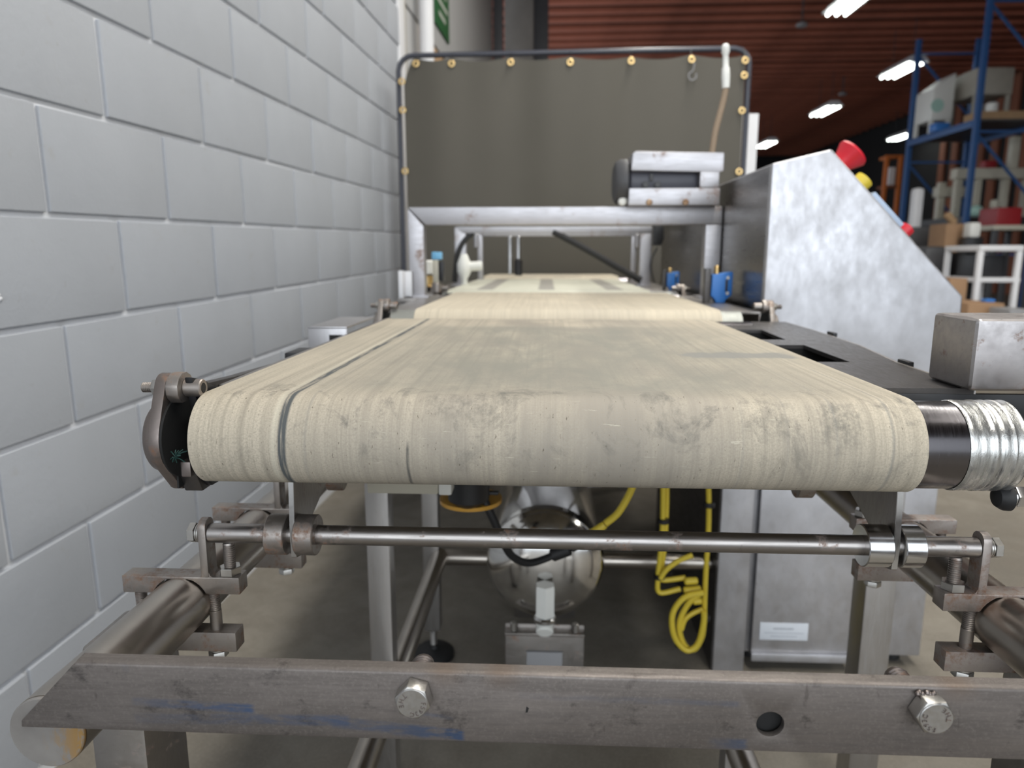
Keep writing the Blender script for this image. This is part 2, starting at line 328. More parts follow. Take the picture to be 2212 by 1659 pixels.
# ---------------------------------------------------------------- geometry helper
class G:
    def __init__(s): s.v = []; s.f = []
    def add(s, vs, fs):
        k = len(s.v); s.v += [Vector(p) for p in vs]; s.f += [tuple(i+k for i in f) for f in fs]; return s
    def box(s, x0, x1, y0, y1, z0, z1):
        return s.add([(x0, y0, z0), (x1, y0, z0), (x1, y1, z0), (x0, y1, z0), (x0, y0, z1), (x1, y0, z1), (x1, y1, z1), (x0, y1, z1)],
                     [(3, 2, 1, 0), (4, 5, 6, 7), (0, 1, 5, 4), (1, 2, 6, 5), (2, 3, 7, 6), (3, 0, 4, 7)])
    def prism(s, poly, ax, a0, a1):
        n = len(poly)
        mk = {'x': lambda p, a: (a, p[0], p[1]), 'y': lambda p, a: (p[0], a, p[1]), 'z': lambda p, a: (p[0], p[1], a)}[ax]
        return s.add([mk(p, a0) for p in poly]+[mk(p, a1) for p in poly],
                     [tuple(range(n)), tuple(range(2*n-1, n-1, -1))]+[(i, n+i, n+(i+1) % n, (i+1) % n) for i in range(n)])
    def rev(s, p0, axis, prof, n=24, caps=True, ph=0):
        p0 = Vector(p0); a = Vector(axis).normalized(); b = a.orthogonal().normalized(); c = a.cross(b)
        vs = []; fs = []
        for (t, r) in prof:
            for k in range(n):
                q = 2*PI*k/n+ph; vs.append(p0+a*t+(b*math.cos(q)+c*math.sin(q))*r)
        for i in range(len(prof)-1):
            for k in range(n): fs.append((i*n+k, i*n+(k+1) % n, (i+1)*n+(k+1) % n, (i+1)*n+k))
        if caps: fs.append(tuple(range(n-1, -1, -1))); m = (len(prof)-1)*n; fs.append(tuple(m+k for k in range(n)))
        return s.add(vs, fs)
    def cyl(s, p0, p1, r, n=24, ph=0):
        d = Vector(p1)-Vector(p0); return s.rev(p0, d, [(0, r), (d.length, r)], n, True, ph)
    def rod(s, p0, p1, r, ch=0.0008, n=24, ph=0):
        d = Vector(p1)-Vector(p0); L = d.length; return s.rev(p0, d, [(0, r-ch), (ch, r), (L-ch, r), (L, r-ch)], n, True, ph)
    def hexa(s, p0, p1, af, ph=0):
        d = Vector(p1)-Vector(p0); L = d.length; r = af/math.sqrt(3); return s.rev(p0, d, [(0, r*0.965), (L*0.06, r), (L*0.93, r), (L, r*0.955)], 6, True, ph)
    def thread(s, p0, p1, r, pitch):
        d = Vector(p1)-Vector(p0); L = d.length; k = int(L/pitch); pr = []
        for i in range(k): pr += [(i*pitch, r*0.86), (i*pitch+pitch*0.38, r), (i*pitch+pitch*0.62, r)]
        pr.append((L, r*0.86)); return s.rev(p0, d, pr, 16)
    def tube(s, pts, r, n=10, sm=0):
        P = [Vector(p) for p in pts]
        if sm:
            Q = [P[0]*2-P[1]]+P+[P[-1]*2-P[-2]]; R = []
            for i in range(1, len(Q)-2):
                for k in range(sm):
                    t = k/sm; a, b, c, d = Q[i-1:i+3]
                    R.append(0.5*((2*b)+(c-a)*t+(2*a-5*b+4*c-d)*t*t+(3*b-a-3*c+d)*t**3))
            R.append(P[-1]); P = R
        T = [(P[min(i+1, len(P)-1)]-P[max(i-1, 0)]).normalized() for i in range(len(P))]
        u = T[0].orthogonal().normalized(); vs = []; fs = []
        for i, p in enumerate(P):
            u = (u-T[i]*u.dot(T[i])).normalized(); w = T[i].cross(u)
            for k in range(n): q = 2*PI*k/n; vs.append(p+(u*math.cos(q)+w*math.sin(q))*r)
        for i in range(len(P)-1):
            for k in range(n): fs.append((i*n+k, i*n+(k+1) % n, (i+1)*n+(k+1) % n, (i+1)*n+k))
        fs.append(tuple(range(n-1, -1, -1))); m = (len(P)-1)*n; fs.append(tuple(m+k for k in range(n)))
        return s.add(vs, fs)
    def bar(s, p0, p1, wx, wy, up=(0, 0, 1)):
        """rectangular bar between two points"""
        p0 = Vector(p0); p1 = Vector(p1); a = (p1-p0).normalized(); b = Vector(up).cross(a)
        if b.length < 1e-4: b = Vector((1, 0, 0)).cross(a)
        b.normalize(); c = a.cross(b); vs = []
        for p in (p0, p1):
            for i, j in ((-1, -1), (1, -1), (1, 1), (-1, 1)): vs.append(p+b*(i*wx/2)+c*(j*wy/2))
        return s.add(vs, [(3, 2, 1, 0), (4, 5, 6, 7), (0, 1, 5, 4), (1, 2, 6, 5), (2, 3, 7, 6), (3, 0, 4, 7)])
    def sphere(s, c, r, n=16, m=10, sz=1.0):
        pr = [(-r*sz*math.cos(PI*i/m), max(1e-4, r*math.sin(PI*i/m))) for i in range(m+1)]
        return s.rev(c, (0, 0, 1), pr, n)
    def mirror(s, mx):
        g = G(); g.v = [Vector((2*mx-p.x, p.y, p.z)) for p in s.v]; g.f = [tuple(reversed(f)) for f in s.f]; return g
    def build(s, name, mat, parent=None, bevel=0.0, seg=2, ang=35, uvf=None, off=None):
        if off is None: off = parent.matrix_world.translation if parent else Vector((0, 0, 0))
        me = bpy.data.meshes.new(name)
        o = Vector((0, 0, H))-Vector(off)
        me.from_pydata([p+o for p in s.v], [], s.f); me.update()
        bm = bmesh.new(); bm.from_mesh(me); bmesh.ops.recalc_face_normals(bm, faces=bm.faces)
        if bevel:
            es = [e for e in bm.edges if len(e.link_faces) == 2 and e.calc_face_angle(0) > math.radians(28)]
            bmesh.ops.bevel(bm, geom=es, offset=bevel, segments=seg, profile=0.6, affect='EDGES', clamp_overlap=True)
        if uvf:
            L = bm.loops.layers.uv.new('UVMap')
            for f in bm.faces:
                for l in f.loops: l[L].uv = uvf(l.vert.co-o)
        for f in bm.faces: f.smooth = True
        bm.to_mesh(me); bm.free(); me.set_sharp_from_angle(angle=math.radians(ang))
        me.materials.append(mat)
        ob = bpy.data.objects.new(name, me); C.objects.link(ob)
        if parent: ob.parent = parent
        else: ob.location = off
        return ob
def wloc(p): return Vector((p[0], p[1], p[2]+H))
def thing(name, label, cat, p, group=None):
    o = bpy.data.objects.new(name, None); C.objects.link(o); o.location = wloc(p); o.matrix_world = Matrix.Translation(wloc(p))
    o.empty_display_size = 0.05; o['label'] = label; o['category'] = cat
    if group: o['group'] = group
    return o
def sub(g, name, mat, par, bevel=0, **k):
    """sub-part: parent has identity transform relative to its thing"""
    root = par
    off = Vector((0, 0, 0)); q = par
    while q: off += q.location; q = q.parent
    return g.build(name, mat, par, bevel, off=off, **k)
def tag(o, label, cat, group=None):
    o['label'] = label; o['category'] = cat
    if group: o['group'] = group
    return o
def solo(g, name, mat, label, cat, p, bevel=0, group=None, **k):
    """a thing that is one mesh, origin at its base point p"""
    o = g.build(name, mat, None, bevel, off=wloc(p), **k); tag(o, label, cat, group); return o
def struct(o): o['kind'] = 'structure'; return o
def letters(txts, name, mat, parent, y, off, depth=0.0006):
    """raised lettering on a -Y facing surface: list of (char, x, z, angle, size)"""
    g = G()
    for ch, x, z, a, sz in txts:
        cu = bpy.data.curves.new('letter', 'FONT'); cu.body = ch; cu.size = sz; cu.extrude = depth; cu.align_x = 'CENTER'; cu.align_y = 'CENTER'; cu.resolution_u = 2
        ob = bpy.data.objects.new('letter', cu); C.objects.link(ob)
        dg = bpy.context.evaluated_depsgraph_get(); me = bpy.data.meshes.new_from_object(ob.evaluated_get(dg))
        ca, sa = math.cos(a), math.sin(a)
        g.add([(x+v.co.x*ca-v.co.y*sa, y-v.co.z, z+v.co.x*sa+v.co.y*ca) for v in me.vertices], [tuple(p.vertices) for p in me.polygons])
        bpy.data.objects.remove(ob); bpy.data.curves.remove(cu); bpy.data.meshes.remove(me)
    return sub(g, name, mat, parent)

FZ = -0.98                                  # floor, camera-relative
MX = 0.0375                                 # middle of the machine frame

# ================================================================= SETTING
struct(G().box(-1.6, 13, -6.0, 34, FZ-0.1, FZ).build('floor', M['floor']))
# --- left wall of concrete blocks, in its own slightly turned frame
wd = Vector((0.03619759, 0.99918989, 0.01758699)); wn = Vector((0.99934445, -0.03620319, 0)); wu = wn.cross(wd)
WD = 0.98
wallM = Matrix(((wn.x, wd.x, wu.x, 0), (wn.y, wd.y, wu.y, 0), (wn.z, wd.z, wu.z, H), (0, 0, 0, 1)))
g = G().box(-WD-0.22, -WD-0.0075, -1.2, 4.17, -1.15, 2.6)
me_w = g.build('wall_left', M['mortar'], None, 0, off=Vector((0, 0, H))); me_w.matrix_world = wallM; struct(me_w)
def block_mesh(L, hh, seed):
    rnd = random.Random(seed); j = lambda: rnd.uniform(-0.0012, 0.0012)
    g = G(); a, b = L/2, hh/2; gap = 0.0056
    g.add([(-0.19, -a+gap, -b+gap), (0.0, -a+gap+j(), -b+gap+j()), (0.0, a-gap+j(), -b+gap+j()), (-0.19, a-gap, -b+gap),
           (-0.19, -a+gap, b-gap), (0.0, -a+gap+j(), b-gap+j()), (0.0, a-gap+j(), b-gap+j()), (-0.19, a-gap, b-gap)],
          [(3, 2, 1, 0), (4, 5, 6, 7), (0, 1, 5, 4), (1, 2, 6, 5), (2, 3, 7, 6)])
    return g
protos = []
for k in range(5):
    b = block_mesh(0.4064, 0.2032, k).build('concrete_block', M['block'], None, 0.0026, 3, off=Vector((0, 0, H)))
    protos.append(b.data); bpy.data.objects.remove(b)
def put_block(me, s, h, dn):
    o = bpy.data.objects.new('concrete_block', me); C.objects.link(o); o.parent = me_w
    o.location = (-WD+dn, s, h); return o
halfm = {}
for k in range(-5, 11):
    h = 0.0505+k*0.2032+0.1016
    s0 = (0.07 if k % 2 == 0 else 0.273)-0.4064*3
    i = 0
    while True:
        a = s0+i*0.4064; i += 1
        e = a+0.4064
        if a < -1.15: continue
        if a > 4.1: break
        if e > 4.17:
            L = round(4.17-a, 3)
            if L < 0.05: break
            if L not in halfm:
                b = block_mesh(L, 0.2032, 9).build('concrete_block', M['block'], None, 0.0026, 3, off=Vector((0, 0, H))); halfm[L] = b.data; bpy.data.objects.remove(b)
            put_block(halfm[L], a+L/2, h, random.uniform(-0.0008, 0.0008)); break
        put_block(protos[random.randrange(5)], (a+e)/2, h, random.uniform(-0.0012, 0.0012))
o = G().sphere((-WD+0.001, 1.140, -0.088), 0.0035, 12, 8).sphere((-WD-0.001, 1.143, -0.095), 0.0050, 12, 8).build('wall_anchor', M['mortar'], me_w, off=Vector((0, 0, H)))
# further along: white door casing, white panel wall with plywood below, dark post, grey column
def wallpt(s, h, d=0.0): return wn*(-WD+d)+wd*s+wu*h
def wbox(s0, s1, h0, h1, d0, d1):
    g = G(); vs = [wallpt(s, h, d) for s, h, d in ((s0, h0, d0), (s0, h0, d1), (s1, h0, d1), (s1, h0, d0), (s0, h1, d0), (s0, h1, d1), (s1, h1, d1), (s1, h1, d0))]
    return g.add(vs, [(3, 2, 1, 0), (4, 5, 6, 7), (0, 1, 5, 4), (1, 2, 6, 5), (2, 3, 7, 6), (3, 0, 4, 7)])
struct(wbox(4.172, 4.30, -1.05, 2.6, -0.21, 0.004).build('trim_1', M['white'], None, 0.004))
struct(wbox(4.301, 4.36, -1.05, 2.6, -0.21, -0.002).build('trim_2', M['beige'], None, 0.004))
struct(wbox(4.361, 9.0, 1.36, 3.7, -0.2, -0.01).build('wall_rear', M['panel_wall'], None, 0.003))
struct(wbox(4.80, 9.0, -1.2, 1.355, -0.2, -0.02).build('wall_rear', M['wood'], None, 0.003))
struct(wbox(4.361, 4.799, -1.2, 1.355, -0.2, -0.02).build('trim_3', M['panel_wall'], None, 0.003))
struct(G().box(-1.4, 13, 33.8, 34, FZ, 4.6).build('wall_back', M['dark_wall']))
# right wall of vertical red boards, every board a piece
wr = struct(G().box(11.6, 11.8, -6, 34, FZ, 4.6).build('wall_right', M['dark_wall']))
bm_ = None
for k in range(22):
    y = 9.0+k*0.62
    if bm_ is None:
        o = G().box(11.52, 11.598, y, y+0.30, FZ, 4.5).build('wall_board', M['stud'], None, 0.006, off=wloc((11.55, y, FZ))); bm_ = o.data; o.parent = wr
    else:
        o = bpy.data.objects.new('wall_board', bm_); C.objects.link(o); o.parent = wr; o.location = wloc((11.55, y, FZ))
# ceiling with joists
ce = struct(G().box(-1.6, 13, -6, 34, 4.45, 4.55).build('ceiling', M['deck']))
jm = None
for k in range(56):
    y = 6.0+k*0.50
    if jm is None:
        o = G().box(-1.3, 11.4, y, y+0.16, 4.345, 4.448).build('ceiling_joist', M['joist'], None, 0.006, off=wloc((0, y, 4.345))); jm = o.data; o.parent = ce
    else:
        o = bpy.data.objects.new('ceiling_joist', jm); C.objects.link(o); o.parent = ce; o.location = wloc((0, y+random.uniform(-0.04, 0.04), 4.345+random.uniform(0, 0.02)))
# ================================================================= FRONT PIPE FRAME
ZP, RP = -0.339, 0.0278
PL, PR = -0.357, 2*MX+0.357
st = thing('conveyor_stand', 'stainless tube stand in the foreground with a stained mitred angle iron across its front', 'stand', (MX, 0.44, FZ))
for px, lab in ((PL, 'left'), (PR, 'right')):
    o = G().rev((px, 0.4435, ZP), (0, 1, 0), [(0, RP), (0.90, RP)], 48).build('side_tube', M['pipe'], st)
    sub(G().rod((px, 0.4400, ZP), (px, 0.4434, ZP), RP-0.0002, 0.0008, 48), 'end_cap', M['endcap'], o)
    o['label'] = 'round stainless side tube'
# angle iron: front leg with a 45 degree cut at the left end, rounded top edge, short top flange
zt, zb = -0.2825, -0.3325
yf = 0.437
xl, xr = -0.3725, 0.47
pf = G()
hole = (0.1535, -0.3120, 0.0092)
# front leg as a ring of faces round the drilled hole
def leg_face(y):
    outer = [(-0.3215, zt), (0.14, zt), (0.1535, zt), (0.167, zt), (xr, zt), (xr, zb), (0.167, zb), (0.1535, zb), (0.14, zb), (xl, zb), (xl+0.002, zb+0.006)]
    return outer
n = 24
def build_leg():
    g = G(); T = 0.0052
    for y in (yf, yf+T):
        g.v += [Vector((x, y, z)) for x, z in [(-0.3290, zt), (0.130, zt), (0.177, zt), (xr, zt), (xr, zb), (0.177, zb), (0.130, zb), (xl, zb), (xl+0.0005, zb+0.005)]]
        g.v += [Vector((hole[0]+hole[2]*math.cos(2*PI*k/n), y, hole[1]+hole[2]*math.sin(2*PI*k/n))) for k in range(n)]
    st_ = 9+n
    for b, fl in ((0, 1), (st_, 0)):
        fs = [(0, 1, 6, 7, 8), (2, 3, 4, 5)]
        # ring between the square (1,2,5,6) and the hole, split into four fans
        ring = lambda k: 9+(k % n)
        q = n//8
        # corner 2 is upper right (45 deg), 1 upper left, 6 lower left, 5 lower right
        def fan(ca, cb, k0, k1): return (ca, cb)+tuple(ring(k) for k in range(k1, k0-1, -1))
        fs += [fan(2, 1, q, 3*q)[0:2]+tuple(ring(k) for k in range(3*q, q-1, -1)), (1, 6)+tuple(ring(k) for k in range(5*q, 3*q-1, -1)),
               (6, 5)+tuple(ring(k) for k in range(7*q, 5*q-1, -1)), (5, 2)+tuple(ring(k) for k in range(9*q, 7*q-1, -1))]
        g.f += [tuple(i+b for i in f) for f in fs]
    op = [0, 1, 2, 3, 4, 5, 6, 7, 8]
    for i in range(9): a, c = op[i], op[(i+1) % 9]; g.f.append((a, c, c+st_, a+st_))
    for k in range(n): a, c = 9+k, 9+(k+1) % n; g.f.append((c, a, a+st_, c+st_))
    return g
ai = build_leg().build('front_angle', M['angle'], st, 0.0007, 2)
# rolled top edge and top flange
prof = [(yf, zt-0.0002)]+[(yf+0.004-0.004*math.cos(a), zt+0.0025*math.sin(a)) for a in (0.25, 0.55, 0.9, 1.25, 1.57)]+[(yf+0.0105, zt+0.0030), (yf+0.0125, zt+0.0015), (yf+0.0125, zt-0.004), (yf+0.0055, zt-0.004), (yf+0.0052, zt-0.0002)]
sub(G().prism(prof, 'x', -0.3270, xr), 'angle_flange', M['angle'], ai, 0.0)
# black disc behind the drilled hole
sub(G().cyl((hole[0], yf+0.0075, hole[1]), (hole[0], yf+0.012, hole[1]), 0.012, 20), 'hole_black_disc', M['socket'], ai)
pq = at(1138, 1533, 0.437)
sub(G().prism([(pq.x-0.0009, pq.z-0.0022), (pq.x+0.0006, pq.z-0.0018), (pq.x+0.0014, pq.z+0.0012), (pq.x-0.0002, pq.z+0.0024)], 'y', yf-0.0003, yf+0.0004), 'pit', M['socket'], ai)
# welded hex bolts with head marks
def hexbolt(cx, cz, tilt, marks):
    g = G(); g.hexa((cx, yf-0.0003, cz), (cx, yf-0.0118, cz), 0.0218, tilt)
    b = g.build('hex_bolt', M['zinc'], st, 0.0003, 1)
    c = Vector((cx, yf-0.0118, cz))
    sub(G().rev(c, (0, -1, 0), [(0, 0.0107), (0.0006, 0.0107), (0.0010, 0.0102)], 36), 'head_face', M['steel'], b)
    t = []
    for s, a0, da, rot in marks:
        for i, ch in enumerate(s):
            a = a0+da*i; t.append((ch, c.x+0.0076*math.cos(a), c.z+0.0076*math.sin(a), a+rot*PI/2, 0.0046))
    letters(t, 'head_marking', M['cast_dark'], b, c.y-0.0011, None, 0.0004)
    # stud end behind, above the flange
    return b
hexbolt(-0.0875, -0.2960, 0.0, [('THE', math.radians(132), math.radians(31), 1), ('F593C', math.radians(5), math.radians(-24), -1)])
hexbolt(0.2545, -0.2955, 0.28, [('THE', math.radians(-2), math.radians(30), 1), ('F593C', math.radians(262), math.radians(-24), -1)])
for bx in (-0.0865, 0.2475):
    g = G().thread((bx, yf+0.0135, -0.2925), (bx, yf+0.030, -0.2920), 0.0085, 0.0028)
    o = g.build('stud_end', M['cast_dark'], st)
# weld bead lumps under the right bolt head top
g = G()
for k in range(9): g.sphere((0.2465+k*0.0016+random.uniform(-.0004, .0004), yf-0.0012-random.random()*0.002, -0.2848+random.uniform(-.0012, .0012)), 0.0013+random.random()*0.0007, 8, 5)
o = g.build('weld_bead', M['cast_dark'], st)
# legs under the tubes
for x0, y0, w in ((-0.4235, 0.575, 0.052), (PR+0.012, 0.575, 0.052)):
    g = G().box(x0, x0+w, y0, y0+w+0.02, FZ+0.03, ZP-RP*0.55); o = g.build('leg', M['plate'], st, 0.004)
    sub(G().rod((x0+w/2, y0+w/2, FZ), (x0+w/2, y0+w/2, FZ+0.03), 0.03, 0.003), 'foot_pad', M['rubber'], o)

# ================================================================= PIPE CLAMPS
GC = None
def clamp(y0, label, mirror, mat):
    t = thing('pipe_clamp', label, 'clamp', (PL if not mirror else PR, y0+0.0095, ZP-RP-0.03))
    def B(g, name, m, par, bev=0.0, **k):
        if mirror: g = g.mirror(MX)
        return g.build(name, m, par, bev, **k) if par is t else sub(g, name, m, par, bev, **k)
    y1 = y0+0.019; xo, xi = -0.4135, -0.2965; zt_, zb_ = -0.3095, -0.3270
    # saddle block with the arc that sits on the tube
    ra = 0.0292; dz = zb_-ZP; hw = math.sqrt(ra*ra-dz*dz); a0 = math.asin(dz/ra)
    arc = [(PL+ra*math.cos(a), ZP+ra*math.sin(a)) for a in [PI-a0-(PI-2*a0)*k/14 for k in range(15)]]
    # keep a bridge of metal above the arc
    arc = [(x, min(z, zt_-0.0028)) for x, z in arc]
    poly = [(xo, zt_), (xo, zb_)]+arc+[(xi, zb_), (xi, zt_)]
    blk = B(G().prism(poly, 'y', y0, y1), 'saddle_block', mat, t, 0.0009)
    # upright post with rounded head
    xp0, xp1 = -0.3340, -0.3262
    pp = [(y0, zt_-0.001), (y1, zt_-0.001), (y1, -0.2600)]+[(y0+0.0095+0.0095*math.cos(a), -0.2600+0.0095*math.sin(a)*0.9) for a in (0.5, 1.0, 1.57, 2.14, 2.64)]+[(y0, -0.2600)]
    post = B(G().prism(pp, 'x', xp0, xp1), 'post', mat, t, 0.0012)
    fil = G().prism([(xp1-0.001, zt_-0.001), (xp1+0.004, zt_-0.0005), (xp1+0.0012, zt_+0.0012), (xp1-0.0002, zt_+0.005), (xp1-0.001, zt_+0.005)], 'y', y0+0.0008, y1-0.0008)
    B(fil, 'weld_fillet', mat, post)
    # bolt that holds the cross rod to the post
    yb, zb2 = y0+0.0095, -0.2672
    bo = B(G().hexa((-0.3388, yb, zb2), (-0.3455, yb, zb2), 0.0172, 0.3), 'rod_bolt', M['zinc'], t)
    B(G().rod((-0.3342, yb, zb2), (-0.3362, yb, zb2), 0.0094, 0.0005).rod((-0.3364, yb, zb2), (-0.3386, yb, zb2), 0.0086, 0.0006), 'washer', M['zinc'], bo)
    B(G().cyl((-0.3345, yb, zb2), (-0.3400, yb, zb2), 0.0048, 14), 'shank', M['steel'], bo)
    # jack screw with lock nut, from the block up to the rod
    jx = -0.3090
    js = B(G().thread((jx, yb+0.001, zt_-0.002), (jx, yb+0.001, -0.2770), 0.0056, 0.0021), 'jack_screw', M['cast'], t)
    B(G().hexa((jx, yb+0.001, zt_+0.0002), (jx, yb+0.001, zt_+0.0078), 0.0185, 0.25), 'lock_nut', M['zinc'], js)
    # lower keeper bar and its two bolts
    kb = B(G().box(-0.4090, -0.3040, y0, y1, ZP-RP-0.0215, ZP-RP-0.0012), 'keeper_bar', mat, t, 0.0008)
    for bx in (-0.3270, -0.4015):
        q = B(G().thread((bx, yb, -0.3480), (bx, yb, zb_+0.004), 0.0056, 0.0019).rod((bx, yb, ZP-RP-0.006), (bx, yb, -0.3480), 0.0058, 0.0004), 'clamp_bolt', M['cast'], t)
        B(G().hexa((bx, yb, ZP-RP-0.0245), (bx, yb, ZP-RP-0.0315), 0.0165, 0.3).rod((bx, yb, ZP-RP-0.0217), (bx, yb, ZP-RP-0.0243), 0.0085, 0.0006), 'bolt_head', M['zinc'], q)
    return t
clamp(0.630, 'near clamp on the left tube, brown saddle block with upright post and jack screw', False, M['cast'])
clamp(0.630, 'near clamp on the right tube, rust speckled saddle block with upright post', True, M['castrust'])
clamp(0.820, 'second clamp back on the left tube, partly under the belt roller', False, M['cast'])
clamp(0.820, 'second clamp back on the right tube, rusty saddle block behind the collar', True, M['castrust'])
# cross rods with turned ends
for yb, lab in ((0.6395, 'long horizontal steel rod between the two near clamps, just under the belt nose'), (0.8295, 'rear horizontal steel rod hidden behind the belt roller')):
    t = thing('cross_rod', lab, 'rod', (MX, yb, -0.2768))
    G().rod((-0.3258, yb, -0.2672), (2*MX+0.3258, yb, -0.2672), 0.0094, 0.0006, 32).build('rod', M['bar'], t)
    if yb < 0.7:
        for a, b in ((-0.2665, -0.2475), (-0.2385, -0.2195), (0.2955, 0.3185), (0.3285, 0.3475)):
            o = G().rod((a, yb, -0.2672), (b, yb, -0.2672), 0.0196, 0.0008, 40).build('shaft_collar', M['cast'] if a < 0 else M['bright'], t)
            o['label'] = 'thick ring collar on the rod'
    else:
        for a in (-0.2475, 0.3185):
            G().rod((a-0.019, yb, -0.2672), (a, yb, -0.2672), 0.0196, 0.0008, 32).build('shaft_collar', M['cast'], t)

# ================================================================= CONVEYORS
def belt_geo(y0, y1, zc, R, x0, x1, mx):
    """closed belt loop round two rollers; uv from nose"""
    prof = []; th = 0.0028
    for k in range(25): a = PI*1.5-PI*k/24; prof.append((y0+R*math.cos(a), zc+R*math.sin(a)))
    m = 10
    for k in range(1, m): prof.append((y0+(y1-y0)*k/m, zc+R))
    for k in range(17): a = PI/2-PI*k/16; prof.append((y1+R*math.cos(a), zc+R*math.sin(a)))
    for k in range(1, m): prof.append((y1+(y0-y1)*k/m, zc-R))
    n = len(prof); g = G(); xs = [x0, x1]; ri = []
    cen = lambda p: (min(max(p[0], y0), y1), zc)
    for p in prof:
        c = cen(p); d = Vector((p[0]-c[0], p[1]-c[1])); L = d.length; q = Vector(c)+d*((L-th)/L); ri.append((q.x, q.y))
    # small rounding at the belt edges
    secs = [(x0, 0.6), (x0+0.0012, 0.0), (x1-0.0012, 0.0), (x1, 0.6)]
    vs = []; fs = []
    for x, s in secs:
        for p, q in zip(prof, ri): vs.append((x, p[0]+(q[0]-p[0])*s*0.5, p[1]+(q[1]-p[1])*s*0.5))
    for x in (x1, x0):
        for q in ri: vs.append((x, q[0], q[1]))
    for i in range(6):
        j = (i+1) % 6
        for k in range(n):
            l = (k+1) % n; fs.append((i*n+k, i*n+l, j*n+l, j*n+k))
    g.add(vs, fs)
    def uvf(co):
        y, z = co.y, co.z
        if y < y0: a = math.atan2(z-zc, y0-y); s = a*R
        elif z > zc: s = R*PI/2+(y-y0)
        else: s = -R*PI/2-(y-y0)
        return (co.x-mx, s)
    return g, uvf
def bearing(par, side, y, z, xin, mats, full=True):
    """two-bolt flange bearing at one roller end; side -1 = left (built there), +1 = mirrored; xin = inner face x"""
    def B(g, name, m, p, bev=0.0):
        if side > 0: g = g.mirror(0.0)
        return g.build(name, m, p, bev) if p is par else sub(g, name, m, p, bev)
    xi = -abs(xin) if side < 0 else -abs(xin)
    # flange: round hub plate with upper and lower lugs
    def lugprof(r, zl, rl, yl):
        pts = []
        for k in range(13): a = math.radians(-25+(205-(-25))*0*k/12)
        import itertools
        up_c = (y+yl, z+zl); lo_c = (y-yl*0.4, z-zl+0.008)
        for a in [math.radians(v) for v in range(150, 29, -20)]: pts.append((up_c[0]+rl*math.cos(a), up_c[1]+rl*math.sin(a)))
        for a in [math.radians(v) for v in range(25, -26, -10)]: pts.append((y+r*math.cos(a), z+r*math.sin(a)))
        for a in [math.radians(v) for v in range(-30, -151, -20)]: pts.append((lo_c[0]+rl*math.cos(a), lo_c[1]+rl*math.sin(a)))
        for a in [math.radians(v) for v in range(205, 154, -10)]: pts.append((y+r*math.cos(a), z+r*math.sin(a)))
        return pts
    hd = B(G().prism(lugprof(0.0375, 0.0455, 0.0135, -0.006), 'x', xi-0.0175, xi-0.0072), 'bearing_flange', mats[0], par, 0.0014)
    B(G().rev((xi-0.0175, y, z), (-1, 0, 0), [(-0.002, 0.0335), (0.002, 0.0332), (0.0065, 0.0322), (0.0090, 0.0295), (0.0096, 0.026)], 40), 'bearing_cup', mats[0], hd)
    B(G().rod((xi-0.0073, y, z), (xi-0.0050, y, z), 0.0372, 0.0005, 40).prism([(y-0.014, z-0.046), (y+0.018, z-0.046), (y+0.018, z+0.030), (y-0.010, z+0.034)], 'x', xi-0.0071, xi-0.0055), 'added_flange_dark_cover', M['socket'], hd)  # black cover added; its colour gives the shade and grease on the flange
    # inner bracket ear
    yb, zb_ = y-0.006, z+0.0455
    ear = [(yb+0.0145*math.cos(a)*1.05, zb_+0.0145*math.sin(a)) for a in [math.radians(v) for v in (-150, -120, -60, -20, 20, 45, 75, 105, 135, 165, 195)]]
    er = B(G().prism(ear, 'x', xi-0.0070, xi+0.0045), 'bracket_ear', mats[1], par, 0.0016)
    # through bolt: threaded tail, nut, socket head with hex recess
    bt = B(G().thread((xi-0.0350, yb, zb_), (xi-0.0165, yb, zb_), 0.0046, 0.0016), 'through_bolt', M['cast'], par)
    B(G().hexa((xi-0.0240, yb, zb_), (xi-0.0178, yb, zb_), 0.0145, 0.2), 'nut', M['zinc'], bt)
    hx = xi+0.0205; n = 24
    g = G().rev((xi+0.0045, yb, zb_), (1, 0, 0), [(0, 0.0074), (0.0006, 0.0080), (0.0150, 0.0080), (0.0160, 0.0072), (0.0160, 0.0046), (0.0085, 0.0046)], n)
    B(g, 'socket_head', M['cast'], bt)
    B(G().hexa((xi+0.0128, yb, zb_), (xi+0.0207, yb, zb_), 0.0078, 0.3), 'hex_recess', M['socket'], bt)
    if full:
        # lower lug block and hex headed screw, dark web behind
        yl, zl = y+0.0024, z-0.0385
        B(G().prism([(yl-0.013, zl+0.004), (yl-0.004, zl-0.014), (yl+0.012, zl-0.014), (yl+0.018, zl-0.004), (yl+0.018, zl+0.016), (yl-0.012, zl+0.016)], 'x', xi-0.0070, xi+0.0100), 'lower_lug', M['black_plate'], par, 0.0014)
        B(G().box(xi+0.0005, xi+0.0095, y-0.0195, y-0.009, z-0.0335, z-0.0195), 'lug_screw', mats[0], par, 0.0014)
    return hd

